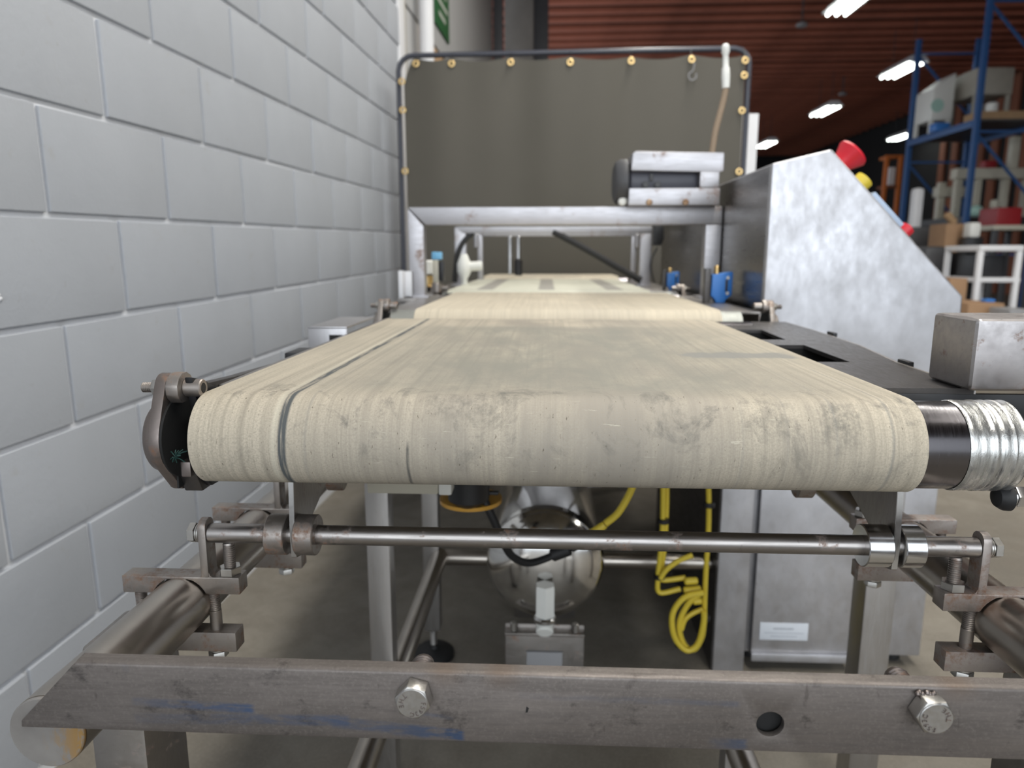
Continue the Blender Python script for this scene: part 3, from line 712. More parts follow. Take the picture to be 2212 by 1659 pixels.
def conveyor(label, p0, y0, y1, ztop, R, bx0, bx1, belt, uvm):
    t = thing('belt_conveyor', label, 'conveyor', (MX, (y0+y1)/2, ztop-2*R-0.004))
    g, uvf = belt_geo(y0, y1, ztop-R, R, bx0, bx1, uvm)
    b = g.build('belt', belt, t, 0, uvf=uvf)
    return t, b
BR = 0.0412; ZB = -0.1213
c1, b1 = conveyor('nearest belt conveyor section, worn cream belt wrapping round a big roller at the front', None, 0.6135, 1.352, ZB, BR, -0.306, 0.3125, M['belt'], 0.0)
zr = ZB-BR; RR = BR-0.0032
ro = G().rev((-0.3050, 0.6135, zr), (1, 0, 0), [(0, RR-0.001), (0.001, RR), (0.6950, RR), (0.6985, RR-0.0015), (0.7020, RR-0.008), (0.7025, 0.012)], 64).build('drive_roller', M['roller'], c1)
tp = [(0, RR+0.0003)]
for k in range(1, 26): tp.append((k*0.0018, RR+0.0006+random.uniform(0, 0.0010)*(1 if k not in (8, 9, 14) else 0.1)))
tp.append((26*0.0018, RR+0.0003))
sub(G().rev((0.3470, 0.6135, zr), (1, 0, 0), tp, 64, False), 'tape_wrap', M['tape'], ro)
G().rod((-0.3100, 1.352, zr), (0.385, 1.352, zr), RR, 0.001, 40).build('tail_roller', M['roller'], c1)
# right deck plate with two windows: built from strips round the windows
zp0, zp1 = -0.1345, -0.1290
dp = G()
yA, yB = 0.702, 1.405
def strip(poly): dp.prism(poly, 'z', zp0, zp1)
xi_ = 0.306
strip([(xi_, yA), (0.4190, yA), (0.4270, 0.874), (xi_, 0.874)])
strip([(xi_, 0.874), (0.318, 0.874), (0.318, 1.040), (xi_, 1.040)])
strip([(0.3710, 0.874), (0.4270, 0.874), (0.4530, 1.040), (0.3740, 1.040)])
strip([(xi_, 1.040), (0.4530, 1.040), (0.4600, 1.105), (xi_, 1.105)])
strip([(xi_, 1.105), (0.318, 1.105), (0.318, 1.252), (xi_, 1.252)])
strip([(0.3690, 1.105), (0.4600, 1.105), (0.4640, 1.252), (0.3760, 1.252)])
strip([(xi_, 1.252), (0.4640, 1.252), (0.4650, yB), (xi_, yB)])
pl = dp.build('deck_plate', M['black_plate'], c1)
sub(G().prism([(0.4180, yA+0.002), (0.4210, yA), (0.4290, 0.874), (0.4550, 1.04), (0.4660, 1.252), (0.4665, yB), (0.4635, yB), (0.4625, 1.252), (0.4515, 1.04), (0.4255, 0.874)], 'z', zp0-0.022, zp1+0.0004), 'plate_lip', M['plate'], pl, 0.0008)
sub(G().box(0.300, 0.560, yA-0.0005, yA+0.006, zp0-0.034, zp0), 'plate_front_edge', M['black'], pl, 0.001)
sub(G().box(0.300, 0.46, yA+0.02, yB-0.02, zp0-0.040, zp0-0.036), 'added_dark_under_sheet', M['socket'], pl)  # black sheet added below so the plate windows look shaded
for y_ in (1.041, 1.253, 0.873): sub(G().box(0.312, 0.424, y_, y_+0.004, zp0-0.036, zp0-0.0002), 'added_dark_window_back', M['socket'], pl)  # black panels added so the window openings stay dark
for yy, xx in ((0.862, 0.4285), (1.18, 0.4655)):
    sub(G().box(xx-0.001, xx+0.006, yy-0.014, yy+0.014, zp1-0.004, zp1+0.0045), 'edge_stop', M['black'], pl, 0.002)
# left rail strip, sheet cover, edge stop
rl = G().box(-0.3160, -0.3085, 0.66, 1.405, ZB-0.030, ZB-0.0022).build('side_rail', M['plate'], c1, 0.0008)
G().prism([(0.640, ZB+0.003), (0.70, ZB-0.001), (0.86, ZB-0.008), (0.86, ZB-0.03), (0.640, ZB-0.035)], 'x', -0.3275, -0.3165).build('bearing_arm', M['black_plate'], c1, 0.002)
cv = G(); cx0, cx1, cy0, cy1, cz = -0.3815, -0.318, 1.115, 1.30, -0.1135
cv.box(cx0, cx1, cy0, cy1, cz-0.003, cz).box(cx0, cx1, cy0, cy0+0.003, cz-0.052, cz-0.003).box(cx0, cx0+0.003, cy0+0.003, cy1, cz-0.052, cz-0.003)
o = cv.build('sheet_cover', M['sheet'], c1, 0.001); o['label'] = 'folded stainless cover beside the belt'
sub(G().box(-0.347, -0.325, cy0-0.001, cy0+0.001, cz-0.022, cz-0.013), 'cover_slot', M['socket'], o, 0.0004)
G().box(-0.3430, -0.3165, 0.905, 0.960, -0.1400, -0.1265).build('edge_stop', M['black'], c1, 0.003)
# support plates that hang on the rod
for x0, x1 in ((-0.2430, -0.2378), (0.3205, 0.3262)):
    poly = [(0.6330, -0.206), (0.6290, -0.262), (0.6300, -0.287), (0.6420, -0.2900), (0.6600, -0.2835), (0.6620, -0.2700), (0.835, -0.2050), (1.05, -0.1750), (1.05, -0.166), (0.64, -0.166)]
    o = G().prism(poly, 'x', x0, x1).build('support_plate', M['plate'], c1, 0.0006); o['label'] = 'hanging side plate carried by the rod collars'
    sub(G().hexa((x1 if x0 < 0 else x0, 0.80, -0.196), (x1+0.007 if x0 < 0 else x0-0.007, 0.80, -0.196), 0.016), 'plate_bolt', M['cast'], o)
    sub(G().prism([(0.6325, -0.207), (0.6284, -0.262), (0.6294, -0.286), (0.6302, -0.286), (0.6292, -0.262), (0.6333, -0.207)], 'x', x0+0.0003, x1-0.0003), 'cut_edge', M['bright'] if x0 > 0 else M['steel'], o)
    if x0 < 0: sub(G().box(x1+0.012, x1+0.045, 0.835, 0.90, -0.232, -0.208), 'tube_stub', M['leg'], o, 0.002)
    else: sub(G().box(x0-0.055, x0-0.012, 0.79, 0.86, -0.216, -0.190), 'tube_stub', M['black_plate'], o, 0.002)
# slider bed under the belt's top run
G().box(-0.30, 0.306, 0.66, 1.31, zr-0.020, zr+0.030).build('slider_bed', M['leg'], c1, 0.002)
bearing(c1, -1, 0.6135, zr, 0.3255, (M['cast_dark'], M['cast']))
G().rod((0.3976, 0.6135, zr), (0.452, 0.6135, zr), 0.014, 0.001).build('roller_shaft', M['cast_dark'], c1)
bearing(c1, 1, 0.6135, zr-0.002, 0.4480, (M['cast_dark'], M['cast']))
G().prism([(0.600, -0.106), (0.622, -0.112), (0.660, -0.130), (0.660, -0.215), (0.622, -0.213), (0.612, -0.205), (0.628, -0.165), (0.607, -0.135)], 'x', -0.3185, -0.3110).build('bearing_web', M['black'], c1, 0.002)
g = G()
for k in range(14):
    a = random.uniform(0, 6.28); p = Vector((-0.3225, 0.585, -0.176)); q = p+Vector((random.uniform(-.006, .010), random.uniform(-.004, .004), random.uniform(-.008, .008)))
    g.tube([p, (p+q)/2+Vector((0, -.002, .002)), q], 0.0006, 5)
g.build('fibre_tuft', M['fibre'], c1)
# square gearbox block on the plate, right
o = G().box(0.4035, 0.560, 0.684, 0.76, -0.1285, -0.0590).build('drive_block', M['castrust'], c1, 0.0055, 3)
o.data.materials[0] = steel('scuffed_block', (0.42, 0.40, 0.40), 0.42, (1, 1, 1), 90, 0.35, 0.12, 1.0, 0.2)
o['label'] = 'square rounded steel block at the right end of the deck plate'
# acorn nut and rubber knob below the roller end, right
kn = G().rev((0.3850, 0.600, -0.2045), (1, 0, 0), [(0, 0.004), (0.002, 0.0085), (0.007, 0.0115), (0.012, 0.012)], 24).build('rubber_knob', M['rubber'], c1)
sub(G().rod((0.3970, 0.600, -0.2040), (0.4010, 0.600, -0.2040), 0.0088, 0.001), 'knob_washer', M['bright'], kn)
sub(G().hexa((0.4012, 0.600, -0.2040), (0.419, 0.600, -0.2040), 0.0165), 'knob_nut', M['bright'], kn)

# second section
Z2 = -0.1094
bw0, bw1 = -0.268, 0.349
c2, b2 = conveyor('second belt conveyor section, cleaner cream belt with a bright nose beyond the first belt', None, 1.455, 2.10, Z2, BR, bw0, bw1, M['belt2'], 0.04)
zr2 = Z2-BR
G().rev((-0.318, 1.455, zr2), (1, 0, 0), [(0, RR-0.001), (0.001, RR), (0.708, RR), (0.7085, 0.012)], 48).build('drive_roller', M['roller_dull'], c2)
G().rod((-0.300, 2.10, zr2), (0.385, 2.10, zr2), RR, 0.001, 32).build('tail_roller', M['roller'], c2)
for x0, x1 in ((-0.352, -0.274), (0.356, 0.452)):
    o = G().box(x0, x1, 1.52, 2.13, -0.1240, -0.1190).build('deck_plate', M['plate'], c2, 0.0008)
    sub(G().box(x0 if x0 < 0 else x1-0.003, x0+0.003 if x0 < 0 else x1, 1.52, 2.13, -0.150, -0.1240), 'plate_lip', M['plate'], o)
G().box(-0.262, 0.343, 1.50, 2.06, zr2-0.02, zr2+0.03).build('slider_bed', M['leg'], c2, 0.002)
bearing(c2, -1, 1.455, zr2+0.002, 0.326, (M['cast'], M['cast']), False)
bearing(c2, 1, 1.455, zr2+0.002, 0.436, (M['cast'], M['cast']), False)
# third section: belt with three grey bands beyond the nose
def mat_bands():
    t = NT('cream_belt_bands'); uv = t.uv(); X = t.xyz(uv)
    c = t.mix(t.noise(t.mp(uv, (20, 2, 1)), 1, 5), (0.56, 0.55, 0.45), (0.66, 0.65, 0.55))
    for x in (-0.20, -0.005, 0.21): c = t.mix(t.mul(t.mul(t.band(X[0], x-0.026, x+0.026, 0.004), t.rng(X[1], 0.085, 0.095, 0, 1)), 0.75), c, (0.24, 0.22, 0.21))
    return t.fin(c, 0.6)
c3, b3 = conveyor('third belt conveyor section under the gantry, pale belt with three grey bands', None, 2.215, 3.22, Z2+0.001, BR, -0.3065, 0.3165, mat_bands(), 0.005)
G().rev((-0.318, 2.215, zr2), (1, 0, 0), [(0, RR), (0.708, RR)], 40).build('drive_roller', M['roller_dull'], c3)
for x0, x1 in ((-0.40, -0.312), (0.322, 0.452)):
    G().box(x0, x1, 2.24, 3.25, -0.1240, -0.1180).build('deck_plate', M['plate'], c3, 0.0008)
bearing(c3, 1, 2.22, zr2+0.002, 0.405, (M['cast'], M['cast']), False)
bearing(c3, -1, 2.22, zr2+0.002, 0.326, (M['cast'], M['cast']), False)
c4, b4 = conveyor('last belt conveyor section, olive shaded belt in front of the canvas screen', None, 3.33, 3.66, Z2+0.012, BR, -0.29, 0.33, M['belt2'], 0)
G().rev((-0.31, 3.33, zr2+0.012), (1, 0, 0), [(0, RR), (0.68, RR)], 32).build('drive_roller', M['roller'], c4)
# common side frames on legs that carry the rear sections
sf = thing('conveyor_chassis', 'long stainless under frame with square legs carrying the rear conveyor sections', 'frame', (MX, 2.0, FZ))
for x in (-0.262, 2*MX+0.262):
    G().box(x-0.02, x+0.02, 1.30, 3.66, -0.245, -0.205).build('frame_rail', M['leg'], sf, 0.003)
for x, y in ((-0.262, 2.9), (2*MX+0.262, 2.9)):
    G().box(x-0.02, x+0.02, y-0.02, y+0.02, FZ, -0.245).build('leg', M['leg'], sf, 0.003)
for y in (1.40, 2.16, 3.27): G().box(-0.33, 0.40, y-0.02, y+0.02, -0.205, -0.199).build('cross_member', M['leg'], sf, 0.001)
for x in (-0.340, 0.400):
    for yy in (1.60, 2.4, 3.1): G().box(x-0.004, x+0.004, yy-0.03, yy+0.03, -0.235, -0.124).build('mounting_plate', M['leg'], sf, 0.001)
    G().box(min(x, x*0.66), max(x, x*0.66), 1.58, 1.62, -0.235, -0.215).build('outrigger', M['leg'], sf, 0.001)
    G().box(min(x, x*0.66), max(x, x*0.66), 2.38, 2.42, -0.235, -0.215).build('outrigger', M['leg'], sf, 0.001)
    G().box(min(x, x*0.66), max(x, x*0.66), 3.08, 3.12, -0.235, -0.215).build('outrigger', M['leg'], sf, 0.001)

# ================================================================= GANTRIES
def gantry(y, x0, x1, ztop, wb, wl, zbase, label, feet=True):
    t = thing('gantry', label, 'gantry', ((x0+x1)/2, y, zbase))
    G().prism([(x0, ztop), (x1, ztop), (x1, ztop-wb), (x0+wb, ztop-wb)], 'y', y, y+wb).build('top_beam', M['gantry'], t, 0.003)
    G().prism([(x0, zbase), (x0, ztop-0.002), (x0+wl, ztop-wb-0.002), (x0+wl, zbase)], 'y', y, y+wl).build('leg', M['gantry'], t, 0.003)
    G().prism([(x1-wl, zbase), (x1-wl, ztop-wb-0.0005), (x1, ztop-wb-0.0005), (x1, zbase)], 'y', y, y+wl).build('leg', M['gantry'], t, 0.003)
    if feet:
        for xa, xb in ((x0-0.012, x0+wl+0.012), (x1-wl-0.012, x1+0.0015)): G().box(xa, xb, y-0.015, y+wl+0.03, zbase-0.0008, zbase+0.005).build('foot_plate', M['gantry'], t, 0.001)
    return t
g1 = gantry(2.0, -0.3860, 0.4760, 0.1290, 0.0480, 0.0430, -0.1190, 'front welded tube gantry over the belt, bright beam carrying the motor bracket')
g2 = gantry(2.78, -0.3560, 0.4000, 0.1060, 0.026, 0.043, -0.1180, 'second tube gantry right behind the front one')
g3 = gantry(3.12, -0.300, 0.385, 0.100, 0.022, 0.022, -0.1180, 'thin rear gantry with short hanging hooks', False)
for x in (-0.315, 0.375): G().rod((x+0.01, 3.11, 0.088), (x+0.01, 3.11, 0.030), 0.010, 0.003, 14).build('hook', M['gantry'], g3)
# longitudinal tubes tie the gantries
# motor with bracket on the front beam
mt = thing('drive_motor', 'dark grey motor held in a pale channel bracket on the gantry beam', 'motor', (0.345, 2.02, 0.1290))
br = G().prism([(0.221, 0.219), (0.224, 0.263), (0.232, 0.268), (0.462, 0.263), (0.462, 0.216), (0.448, 0.213)], 'y', 1.955, 2.06).build('upper_channel', M['gantry'], mt, 0.003)
lo = G().box(0.217, 0.456, 1.955, 2.055, 0.1293, 0.1735).build('lower_channel', M['gantry'], mt, 0.003)
for bx, bz in ((0.2706, 0.1365), (0.3664, 0.1365)): sub(G().rod((bx, 1.957, bz), (bx, 1.948, bz), 0.0085, 0.002, 16), 'bolt_head', steel('rusty_bolt', (0.42, 0.30, 0.2), 0.5, (1, 1, 1), 90, .4, .9), lo)
G().box(0.402, 0.452, 1.955, 2.055, 0.1738, 0.2155).build('spacer_block', M['gantry'], mt, 0.003)
mo = G().rev((0.222, 2.03, 0.1945), (1, 0, 0), [(0, 0.050), (0.004, 0.054), (0.165, 0.054), (0.178, 0.050)], 36)
mb = mo.build('motor_body', plain('motor_casting', (0.085, 0.085, 0.105), 0.45), mt, 0) 
sub(G().rev((0.180, 2.03, 0.1945), (1, 0, 0), [(0, 0.040), (0.006, 0.055), (0.018, 0.062), (0.036, 0.062), (0.041, 0.055)], 40), 'end_bell', M['dkgrey'], mb)
for bx in (0.262, 0.294): sub(G().rod((bx, 1.978, 0.184), (bx, 1.968, 0.184), 0.0085, 0.001, 16), 'cover_screw', M['dkgrey'], mb)
sub(G().box(0.272, 0.282, 1.969, 1.978, 0.193, 0.213), 'cable_entry', M['dkgrey'], mb, 0.001)
sub(G().rod((0.205, 1.985, 0.142), (0.205, 2.02, 0.142), 0.012, 0.004, 14), 'cable_gland', M['white_plastic'], mb)
sub(G().box(0.198, 0.222, 2.0, 2.03, 0.226, 0.247), 'lift_eye', M['gantry'], mb, 0.004)
# hose rising from the bracket
hs = thing('air_hose', 'brown braided hose rising from the motor bracket with a white fitting on top', 'hose', (0.448, 2.055, 0.2625))
G().tube([(0.4480, 2.045, 0.2625), (0.4560, 2.047, 0.33), (0.4720, 2.05, 0.40), (0.4790, 2.05, 0.442)], 0.0085, 10, 5).build('hose', M['hose'], hs)
G().rev((0.4790, 2.05, 0.442), (-0.06, 0, 1), [(0, 0.010), (0.03, 0.0115), (0.05, 0.0105), (0.055, 0.008), (0.085, 0.008), (0.09, 0.011), (0.106, 0.011), (0.112, 0.006)], 16).build('white_fitting', M['white_plastic'], hs)
# blue sensors on the right plates
def blue_sensor(x, y, zb, s, label):
    t = thing('blue_sensor', label, 'sensor', (x, y, zb), 'blue sensors on the right rail')
    G().prism([(x-0.011*s, zb), (x+0.011*s, zb), (x+0.013*s, zb+0.008*s), (x+0.028*s, zb+0.020*s), (x+0.028*s, zb+0.078*s), (x-0.022*s, zb+0.070*s), (x-0.024*s, zb+0.018*s), (x-0.013*s, zb+0.008*s)], 'y', y, y+0.03*s).build('body', M['blue'], t, 0.003)
    G().box(x+0.010*s, x+0.016*s, y-0.001, y+0.004, zb+0.028*s, zb+0.058*s).build('window', M['black'], t, 0.0008)
    for zz in (0.024, 0.062): G().rod((x+0.016*s, y+0.001, zb+zz*s), (x+0.016*s, y-0.002, zb+zz*s), 0.0045*s, 0.001, 12).build('screw', M['steel'], t)
    G().box(x-0.040*s, x-0.026*s, y, y+0.02*s, zb, zb+0.085*s).build('bracket', M['black_plate'], t, 0.001)
    G().rod((x-0.009*s, y+0.012*s, zb+0.070*s), (x-0.010*s, y+0.012*s, zb+0.092*s), 0.007*s, 0.002, 12).build('cable_nipple', M['brass'], t)
blue_sensor(0.434, 1.80, -0.1190, 1.0, 'larger blue sensor on the right rail in front of the gantry leg')
blue_sensor(0.422, 2.42, -0.1178, 0.80, 'smaller blue sensor farther back on the right rail')
# white bracket and small air fittings on the left
wb_ = thing('white_bracket', 'small white upright bracket on the left gantry foot', 'bracket', (-0.40, 1.97, -0.1190))
G().box(-0.4080, -0.3960, 1.955, 1.995, -0.1190, -0.0440).box(-0.3959, -0.3765, 1.985, 1.995, -0.1190, -0.0460).build('flange', M['white'], wb_, 0.001)
G().box(-0.408, -0.318, 1.93, 1.998, -0.1290, -0.1192).build('base_shelf', M['plate'], wb_, 0.001)
sv = thing('air_valve', 'small air valve with a light blue cap and dark coil beside the left gantry legs', 'valve', (-0.330, 2.20, -0.1150))
G().box(-0.352, -0.324, 2.19, 2.23, -0.0150, 0.0080).build('cap', M['lightblue'], sv, 0.003)
G().box(-0.350, -0.332, 2.19, 2.22, -0.0850, -0.0155).build('body', M['cream'], sv, 0.003)
G().box(-0.331, -0.316, 2.19, 2.22, -0.0800, -0.0200).build('coil', M['black'], sv, 0.003)
G().rod((-0.340, 2.20, -0.1180), (-0.340, 2.20, -0.0852), 0.016, 0.004, 16).build('knob', M['cast'], sv)
fl = thing('filter_bowl', 'little filter with white top and amber bowl behind the left gantry leg', 'filter', (-0.385, 2.30, -0.1180))
G().rod((-0.385, 2.30, -0.1020), (-0.385, 2.30, -0.0640), 0.020, 0.006, 16).build('bowl', M['brass'], fl)
G().rod((-0.385, 2.30, -0.0638), (-0.385, 2.30, -0.0180), 0.022, 0.004, 16).build('head', M['white_plastic'], fl)
G().rod((-0.385, 2.30, -0.1180), (-0.385, 2.30, -0.1022), 0.010, 0.002, 12).build('drain', M['black'], fl)
wf = thing('white_fitting', 'white plastic tee fitting standing between the left gantry legs', 'fitting', (-0.300, 2.62, -0.1180))
G().rod((-0.318, 2.62, -0.0450), (-0.235, 2.62, -0.0400), 0.017, 0.004, 16).build('sleeve', M['white_plastic'], wf)
G().rev((-0.302, 2.62, -0.1180), (0, 0, 1), [(0, 0.012), (0.03, 0.012), (0.055, 0.026), (0.085, 0.026), (0.12, 0.012)], 16).build('stem', M['white_plastic'], wf)
# hanging rods with a dark guide, behind
for x, m, lab in ((-0.158, 'gantry', 'slim bright rod hanging from the rear gantry'), (-0.122, 'gantry', 'second slim rod hanging beside it with a dark sleeve at its end')):
    t = thing('hanging_rod', lab, 'rod', (x, 3.115, -0.08), None)
    G().rod((x, 3.108, -0.085 if x < -0.14 else -0.02), (x, 3.108, 0.0775), 0.0085, 0.003, 14).build('rod', M['bright'], t)
    if x > -0.14: G().rod((x, 3.108, -0.090), (x, 3.108, -0.0205), 0.017, 0.003, 16).build('sleeve', M['black'], t)
# black cables
def cable(pts, r, name, mat, label, cat='cable', n=10, sm=6):
    P = [Vector(p) for p in pts]; lo = min(P, key=lambda p: p.z)
    return solo(G().tube(P, r, n, sm), name, mat, label, cat, lo)
cable([at(1195, 500, 2.79), at(1260, 535, 2.78), at(1330, 575, 2.77), at(1385, 606, 2.76)], 0.013, 'power_cable', M['rubber'], 'thick black cable sloping down from the gantry beam to the right rail')
cable([at(1022, 503, 2.79), at(1003, 520, 2.78), at(989, 548, 2.77), at(984, 585, 2.77), at(982, 610, 2.77)], 0.010, 'power_cable', M['rubber'], 'black cable curving down inside the left gantry leg')
rs = thing('reflex_sensor', 'black oval sensor hanging under the beam near the right gantry leg', 'sensor', at(1421, 530, 2.76))
a_ = at(1421, 510, 2.76)
G().prism([(a_.x-0.018, a_.z-0.035), (a_.x+0.014, a_.z-0.035), (a_.x+0.022, a_.z-0.01), (a_.x+0.020, a_.z+0.04), (a_.x-0.018, a_.z+0.04)], 'y', 2.75, 2.78).build('housing', M['black'], rs, 0.004)
G().tube([at(1420, 535, 2.765), at(1408, 560, 2.765), at(1407, 585, 2.765), at(1414, 612, 2.765)], 0.003, 6, 5).build('lead', M['black'], rs)
G().bar((a_.x, 2.79, a_.z+0.03), (a_.x, 2.79, 0.10), 0.008, 0.008).build('bracket', M['gantry'], rs)

# ================================================================= UNDER THE MACHINE
lf = thing('lower_frame', 'low stainless tube frame with levelling feet standing under the conveyor', 'frame', (0.0, 1.3, FZ))
for x, y, foot in ((-0.272, 1.10, False), (-0.271, 1.60, True)):
    w = 0.038
    o = G().box(x-w/2, x+w/2, y-w/2, y+w/2, FZ+(0.075 if foot else 0.03), -0.2050).build('leg', M['leg'], lf, 0.003)
    if foot:
        sub(G().thread((x, y, FZ+0.012), (x, y, FZ+0.075), 0.008, 0.003), 'levelling_screw', M['steel'], o)
        sub(G().rev((x, y, FZ), (0, 0, 1), [(0, 0.050), (0.012, 0.050), (0.020, 0.040), (0.024, 0.014), (0.030, 0.012)], 28), 'foot_pad', M['rubber'], o)
    else: sub(G().rod((x, y, FZ), (x, y, FZ+0.03), 0.03, 0.003), 'foot_pad', M['rubber'], o)
G().rod((-0.252, 0.62, -0.705), (-0.252, 1.60, -0.715), 0.0195, 0.001, 24).build('side_tube', M['pipe'], lf)
G().rod((0.285, 0.62, -0.705), (0.285, 0.98, -0.708), 0.0195, 0.001, 24).build('side_tube', M['pipe'], lf)
G().rod((-0.262, 1.63, -0.733), (0.4015, 1.63, -0.733), 0.0195, 0.001, 24).build('cross_tube', M['pipe'], lf)
for y, x, w in ((0.66, -0.252, 0.034), (0.66, 0.285, 0.034), (0.955, 0.285, 0.034)):
    G().box(x-w/2, x+w/2, y-w/2, y+w/2, FZ, -0.69).build('short_leg', M['leg'], lf, 0.003)
o = G().box(0.5400, 0.5900, 1.135, 1.185, FZ+0.03, -0.290).build('leg', M['leg'], lf, 0.003)
sub(G().rod((0.565, 1.16, FZ), (0.565, 1.16, FZ+0.03), 0.03, 0.003), 'foot_pad', M['rubber'], o)
G().box(PR-0.002, 0.5400, 1.145, 1.175, -0.315, -0.290).build('leg_arm', M['leg'], lf, 0.002)
# air tank
tk = thing('air_tank', 'polished round air receiver with a domed end and white pipe plug under the belt', 'tank', (0.0025, 1.65, FZ))
prof = [(0.0, 0.012)]
for k in range(1, 13): a = PI/2*k/12; prof.append((0.055-0.055*math.cos(a), 0.1225*math.sin(a)))
prof += [(0.062, 0.1245), (0.064, 0.1225), (0.55, 0.1225), (0.60, 0.09), (0.61, 0.02)]
ZT = -0.640
G().rev((0.0025, 1.355, ZT), (0, 1, 0), prof, 64).build('shell', M['chrome'], tk)
nz = G().rev((0.0025, 1.365, -0.690), (0, -1, 0), [(0, 0.022), (0.006, 0.022), (0.008, 0.015), (0.018, 0.015)], 20).build('pipe_nipple', M['bright'], tk)
sub(G().hexa((0.0025, 1.335, -0.655), (0.0025, 1.335, -0.722), 0.036, 0.2), 'elbow', M['white_plastic'], nz)
sub(G().rod((0.0025, 1.335, -0.7225), (0.0025, 1.335, -0.735), 0.023, 0.003, 20), 'elbow_collar', M['bright'], nz)
sub(G().rod((0.0025, 1.345, -0.735), (0.0025, 1.318, -0.752), 0.018, 0.003, 20), 'plug', M['white_plastic'], nz)
sd = G().box(-0.080, 0.085, 1.37, 1.375, FZ, -0.762).build('saddle_front', M['plate'], tk, 0.001)
sub(G().box(-0.080, 0.085, 1.345, 1.3698, -0.7750, -0.7700), 'saddle_lip', M['plate'], sd, 0.001)
for x in (-0.062, 0.066):
    sub(G().rod((x, 1.357, -0.7698), (x, 1.357, -0.7500), 0.0075, 0.002, 14), 'saddle_bolt', M['zinc'], sd)
sub(G().box(-0.035, 0.040, 1.3640, 1.3698, -0.900, -0.822), 'saddle_window', M['grey'], sd, 0.001)
G().box(-0.080, 0.085, 1.80, 1.805, FZ, -0.745).build('saddle_rear', M['plate'], tk, 0.001)
# sheet chute above the tank
ch = thing('chute', 'tapered stainless chute above the air tank with dark opening', 'chute', (0.015, 1.62, -0.52))
for xa, xb, xc, xd in ((-0.118, -0.082, -0.090, -0.050), (0.128, 0.162, 0.098, 0.132)):
    G().prism([(xa, -0.2445), (xb, -0.2445), (xd, -0.530), (xc, -0.530)], 'y', 1.58, 1.585).build('cheek', M['sheet'], ch, 0.001)
G().prism([(-0.118, -0.2445), (0.162, -0.2445), (0.132, -0.530), (-0.090, -0.530)], 'y', 1.74, 1.745).build('back_panel', M['sheet'], ch, 0.001)
G().box(-0.262, 0.337, 1.58, 1.745, -0.2445, -0.240).build('hanger', M['leg'], ch, 0.001)
# beam sensor with beacon
bs = thing('light_barrier', 'cream rectangular light barrier arm under the belt', 'sensor', (-0.18, 0.92, -0.313))
G().box(-0.240, -0.1430, 0.905, 0.935, -0.3180, -0.2350).build('arm', M['cream'], bs, 0.003)
G().box(-0.1428, -0.1250, 0.905, 0.935, -0.3190, -0.2400).build('end_cap', M['white_plastic'], bs, 0.003)
G().box(-0.200, -0.180, 0.915, 0.935, -0.2349, -0.2095).build('mount', M['leg'], bs, 0.001)
bc = thing('beacon', 'black sensor head with an amber lens ring under the belt', 'beacon', (-0.118, 1.05, -0.395))
G().rev((-0.118, 1.08, -0.395), (0, 0, 1), [(0, 0.028), (0.006, 0.050), (0.012, 0.050), (0.013, 0.040)], 32).build('lens_ring', M['amber'], bc)
G().rev((-0.118, 1.05, -0.384), (0, 0, 1), [(0, 0.020), (0.01, 0.032), (0.05, 0.033), (0.172, 0.033)], 32).build('head', M['black'], bc)
G().box(-0.172, -0.072, 1.055, 1.065, -0.3700, -0.3655).build('bracket', M['black'], bc, 0.001)
G().box(-0.142, -0.100, 1.01, 1.045, -0.3350, -0.3220).build('clip', M['white_plastic'], bc, 0.002)
cable([at(1035, 1040, 1.06), at(1046, 1080, 1.05), at(1065, 1120, 1.05), at(1085, 1165, 1.06), at(1105, 1200, 1.08), at(1140, 1216, 1.1), at(1180, 1206, 1.12), at(1205, 1192, 1.13)], 0.0065, 'sensor_lead', M['rubber'], 'black lead looping down from the sensor in front of the tank')
ye = thing('cable_plug', 'black and yellow cable coupling hanging in front of the tank', 'cable', at(1205, 1198, 1.13))
G().rod(at(1190, 1200, 1.13), at(1232, 1185, 1.13), 0.0115, 0.003, 14).build('socket', M['rubber'], ye)
G().rod(at(1232, 1185, 1.13), at(1262, 1168, 1.13), 0.008, 0.003, 14).build('collar', M['rubber'], ye)
G().rev(at(1262, 1168, 1.13), at(1310, 1130, 1.13)-at(1262, 1168, 1.13), [(0, 0.0075), (0.012, 0.010), (0.045, 0.0065)], 14).build('plug', M['yellow'], ye)
G().tube([at(1308, 1131, 1.13), at(1335, 1108, 1.13), at(1358, 1070, 1.13), at(1372, 1035, 1.13), at(1384, 1000, 1.13)], 0.0062, 10, 6).build('lead', M['yellow'], ye)
# yellow cable loom on the cabinet side
yl = thing('cable_loom', 'yellow cables tied down the inner cabinet side and coiled near the floor', 'cable', at(1490, 1400, 1.50))
def yc(pts, r=0.0058, y=1.50, name='cable_run'): G().tube([at(u, v, y+dy) for u, v, dy in pts], r, 10, 6).build(name, M['yellow'], yl)
yc([(1432, 1000, 0), (1432, 1090, 0), (1430, 1160, 0), (1424, 1215, 0), (1421, 1250, 0), (1425, 1280, 0), (1470, 1272, 0)])
yc([(1440, 1000, .01), (1440, 1090, .01), (1436, 1170, .01), (1430, 1225, .01), (1428, 1252, .01), (1480, 1248, .01)])
yc([(1426, 1250, -.01), (1440, 1230, -.01), (1465, 1212, -.01), (1496, 1199, -.01)])
yc([(1528, 1000, 0), (1531, 1080, 0), (1530, 1150, 0), (1525, 1230, 0), (1522, 1310, 0), (1522, 1330, 0)])
yc([(1520, 1280, 0), (1480, 1290, 0), (1455, 1320, 0), (1452, 1355, 0), (1462, 1385, 0), (1485, 1405, 0), (1508, 1390, 0), (1520, 1345, 0), (1521, 1320, 0)], 0.0066, 1.48)
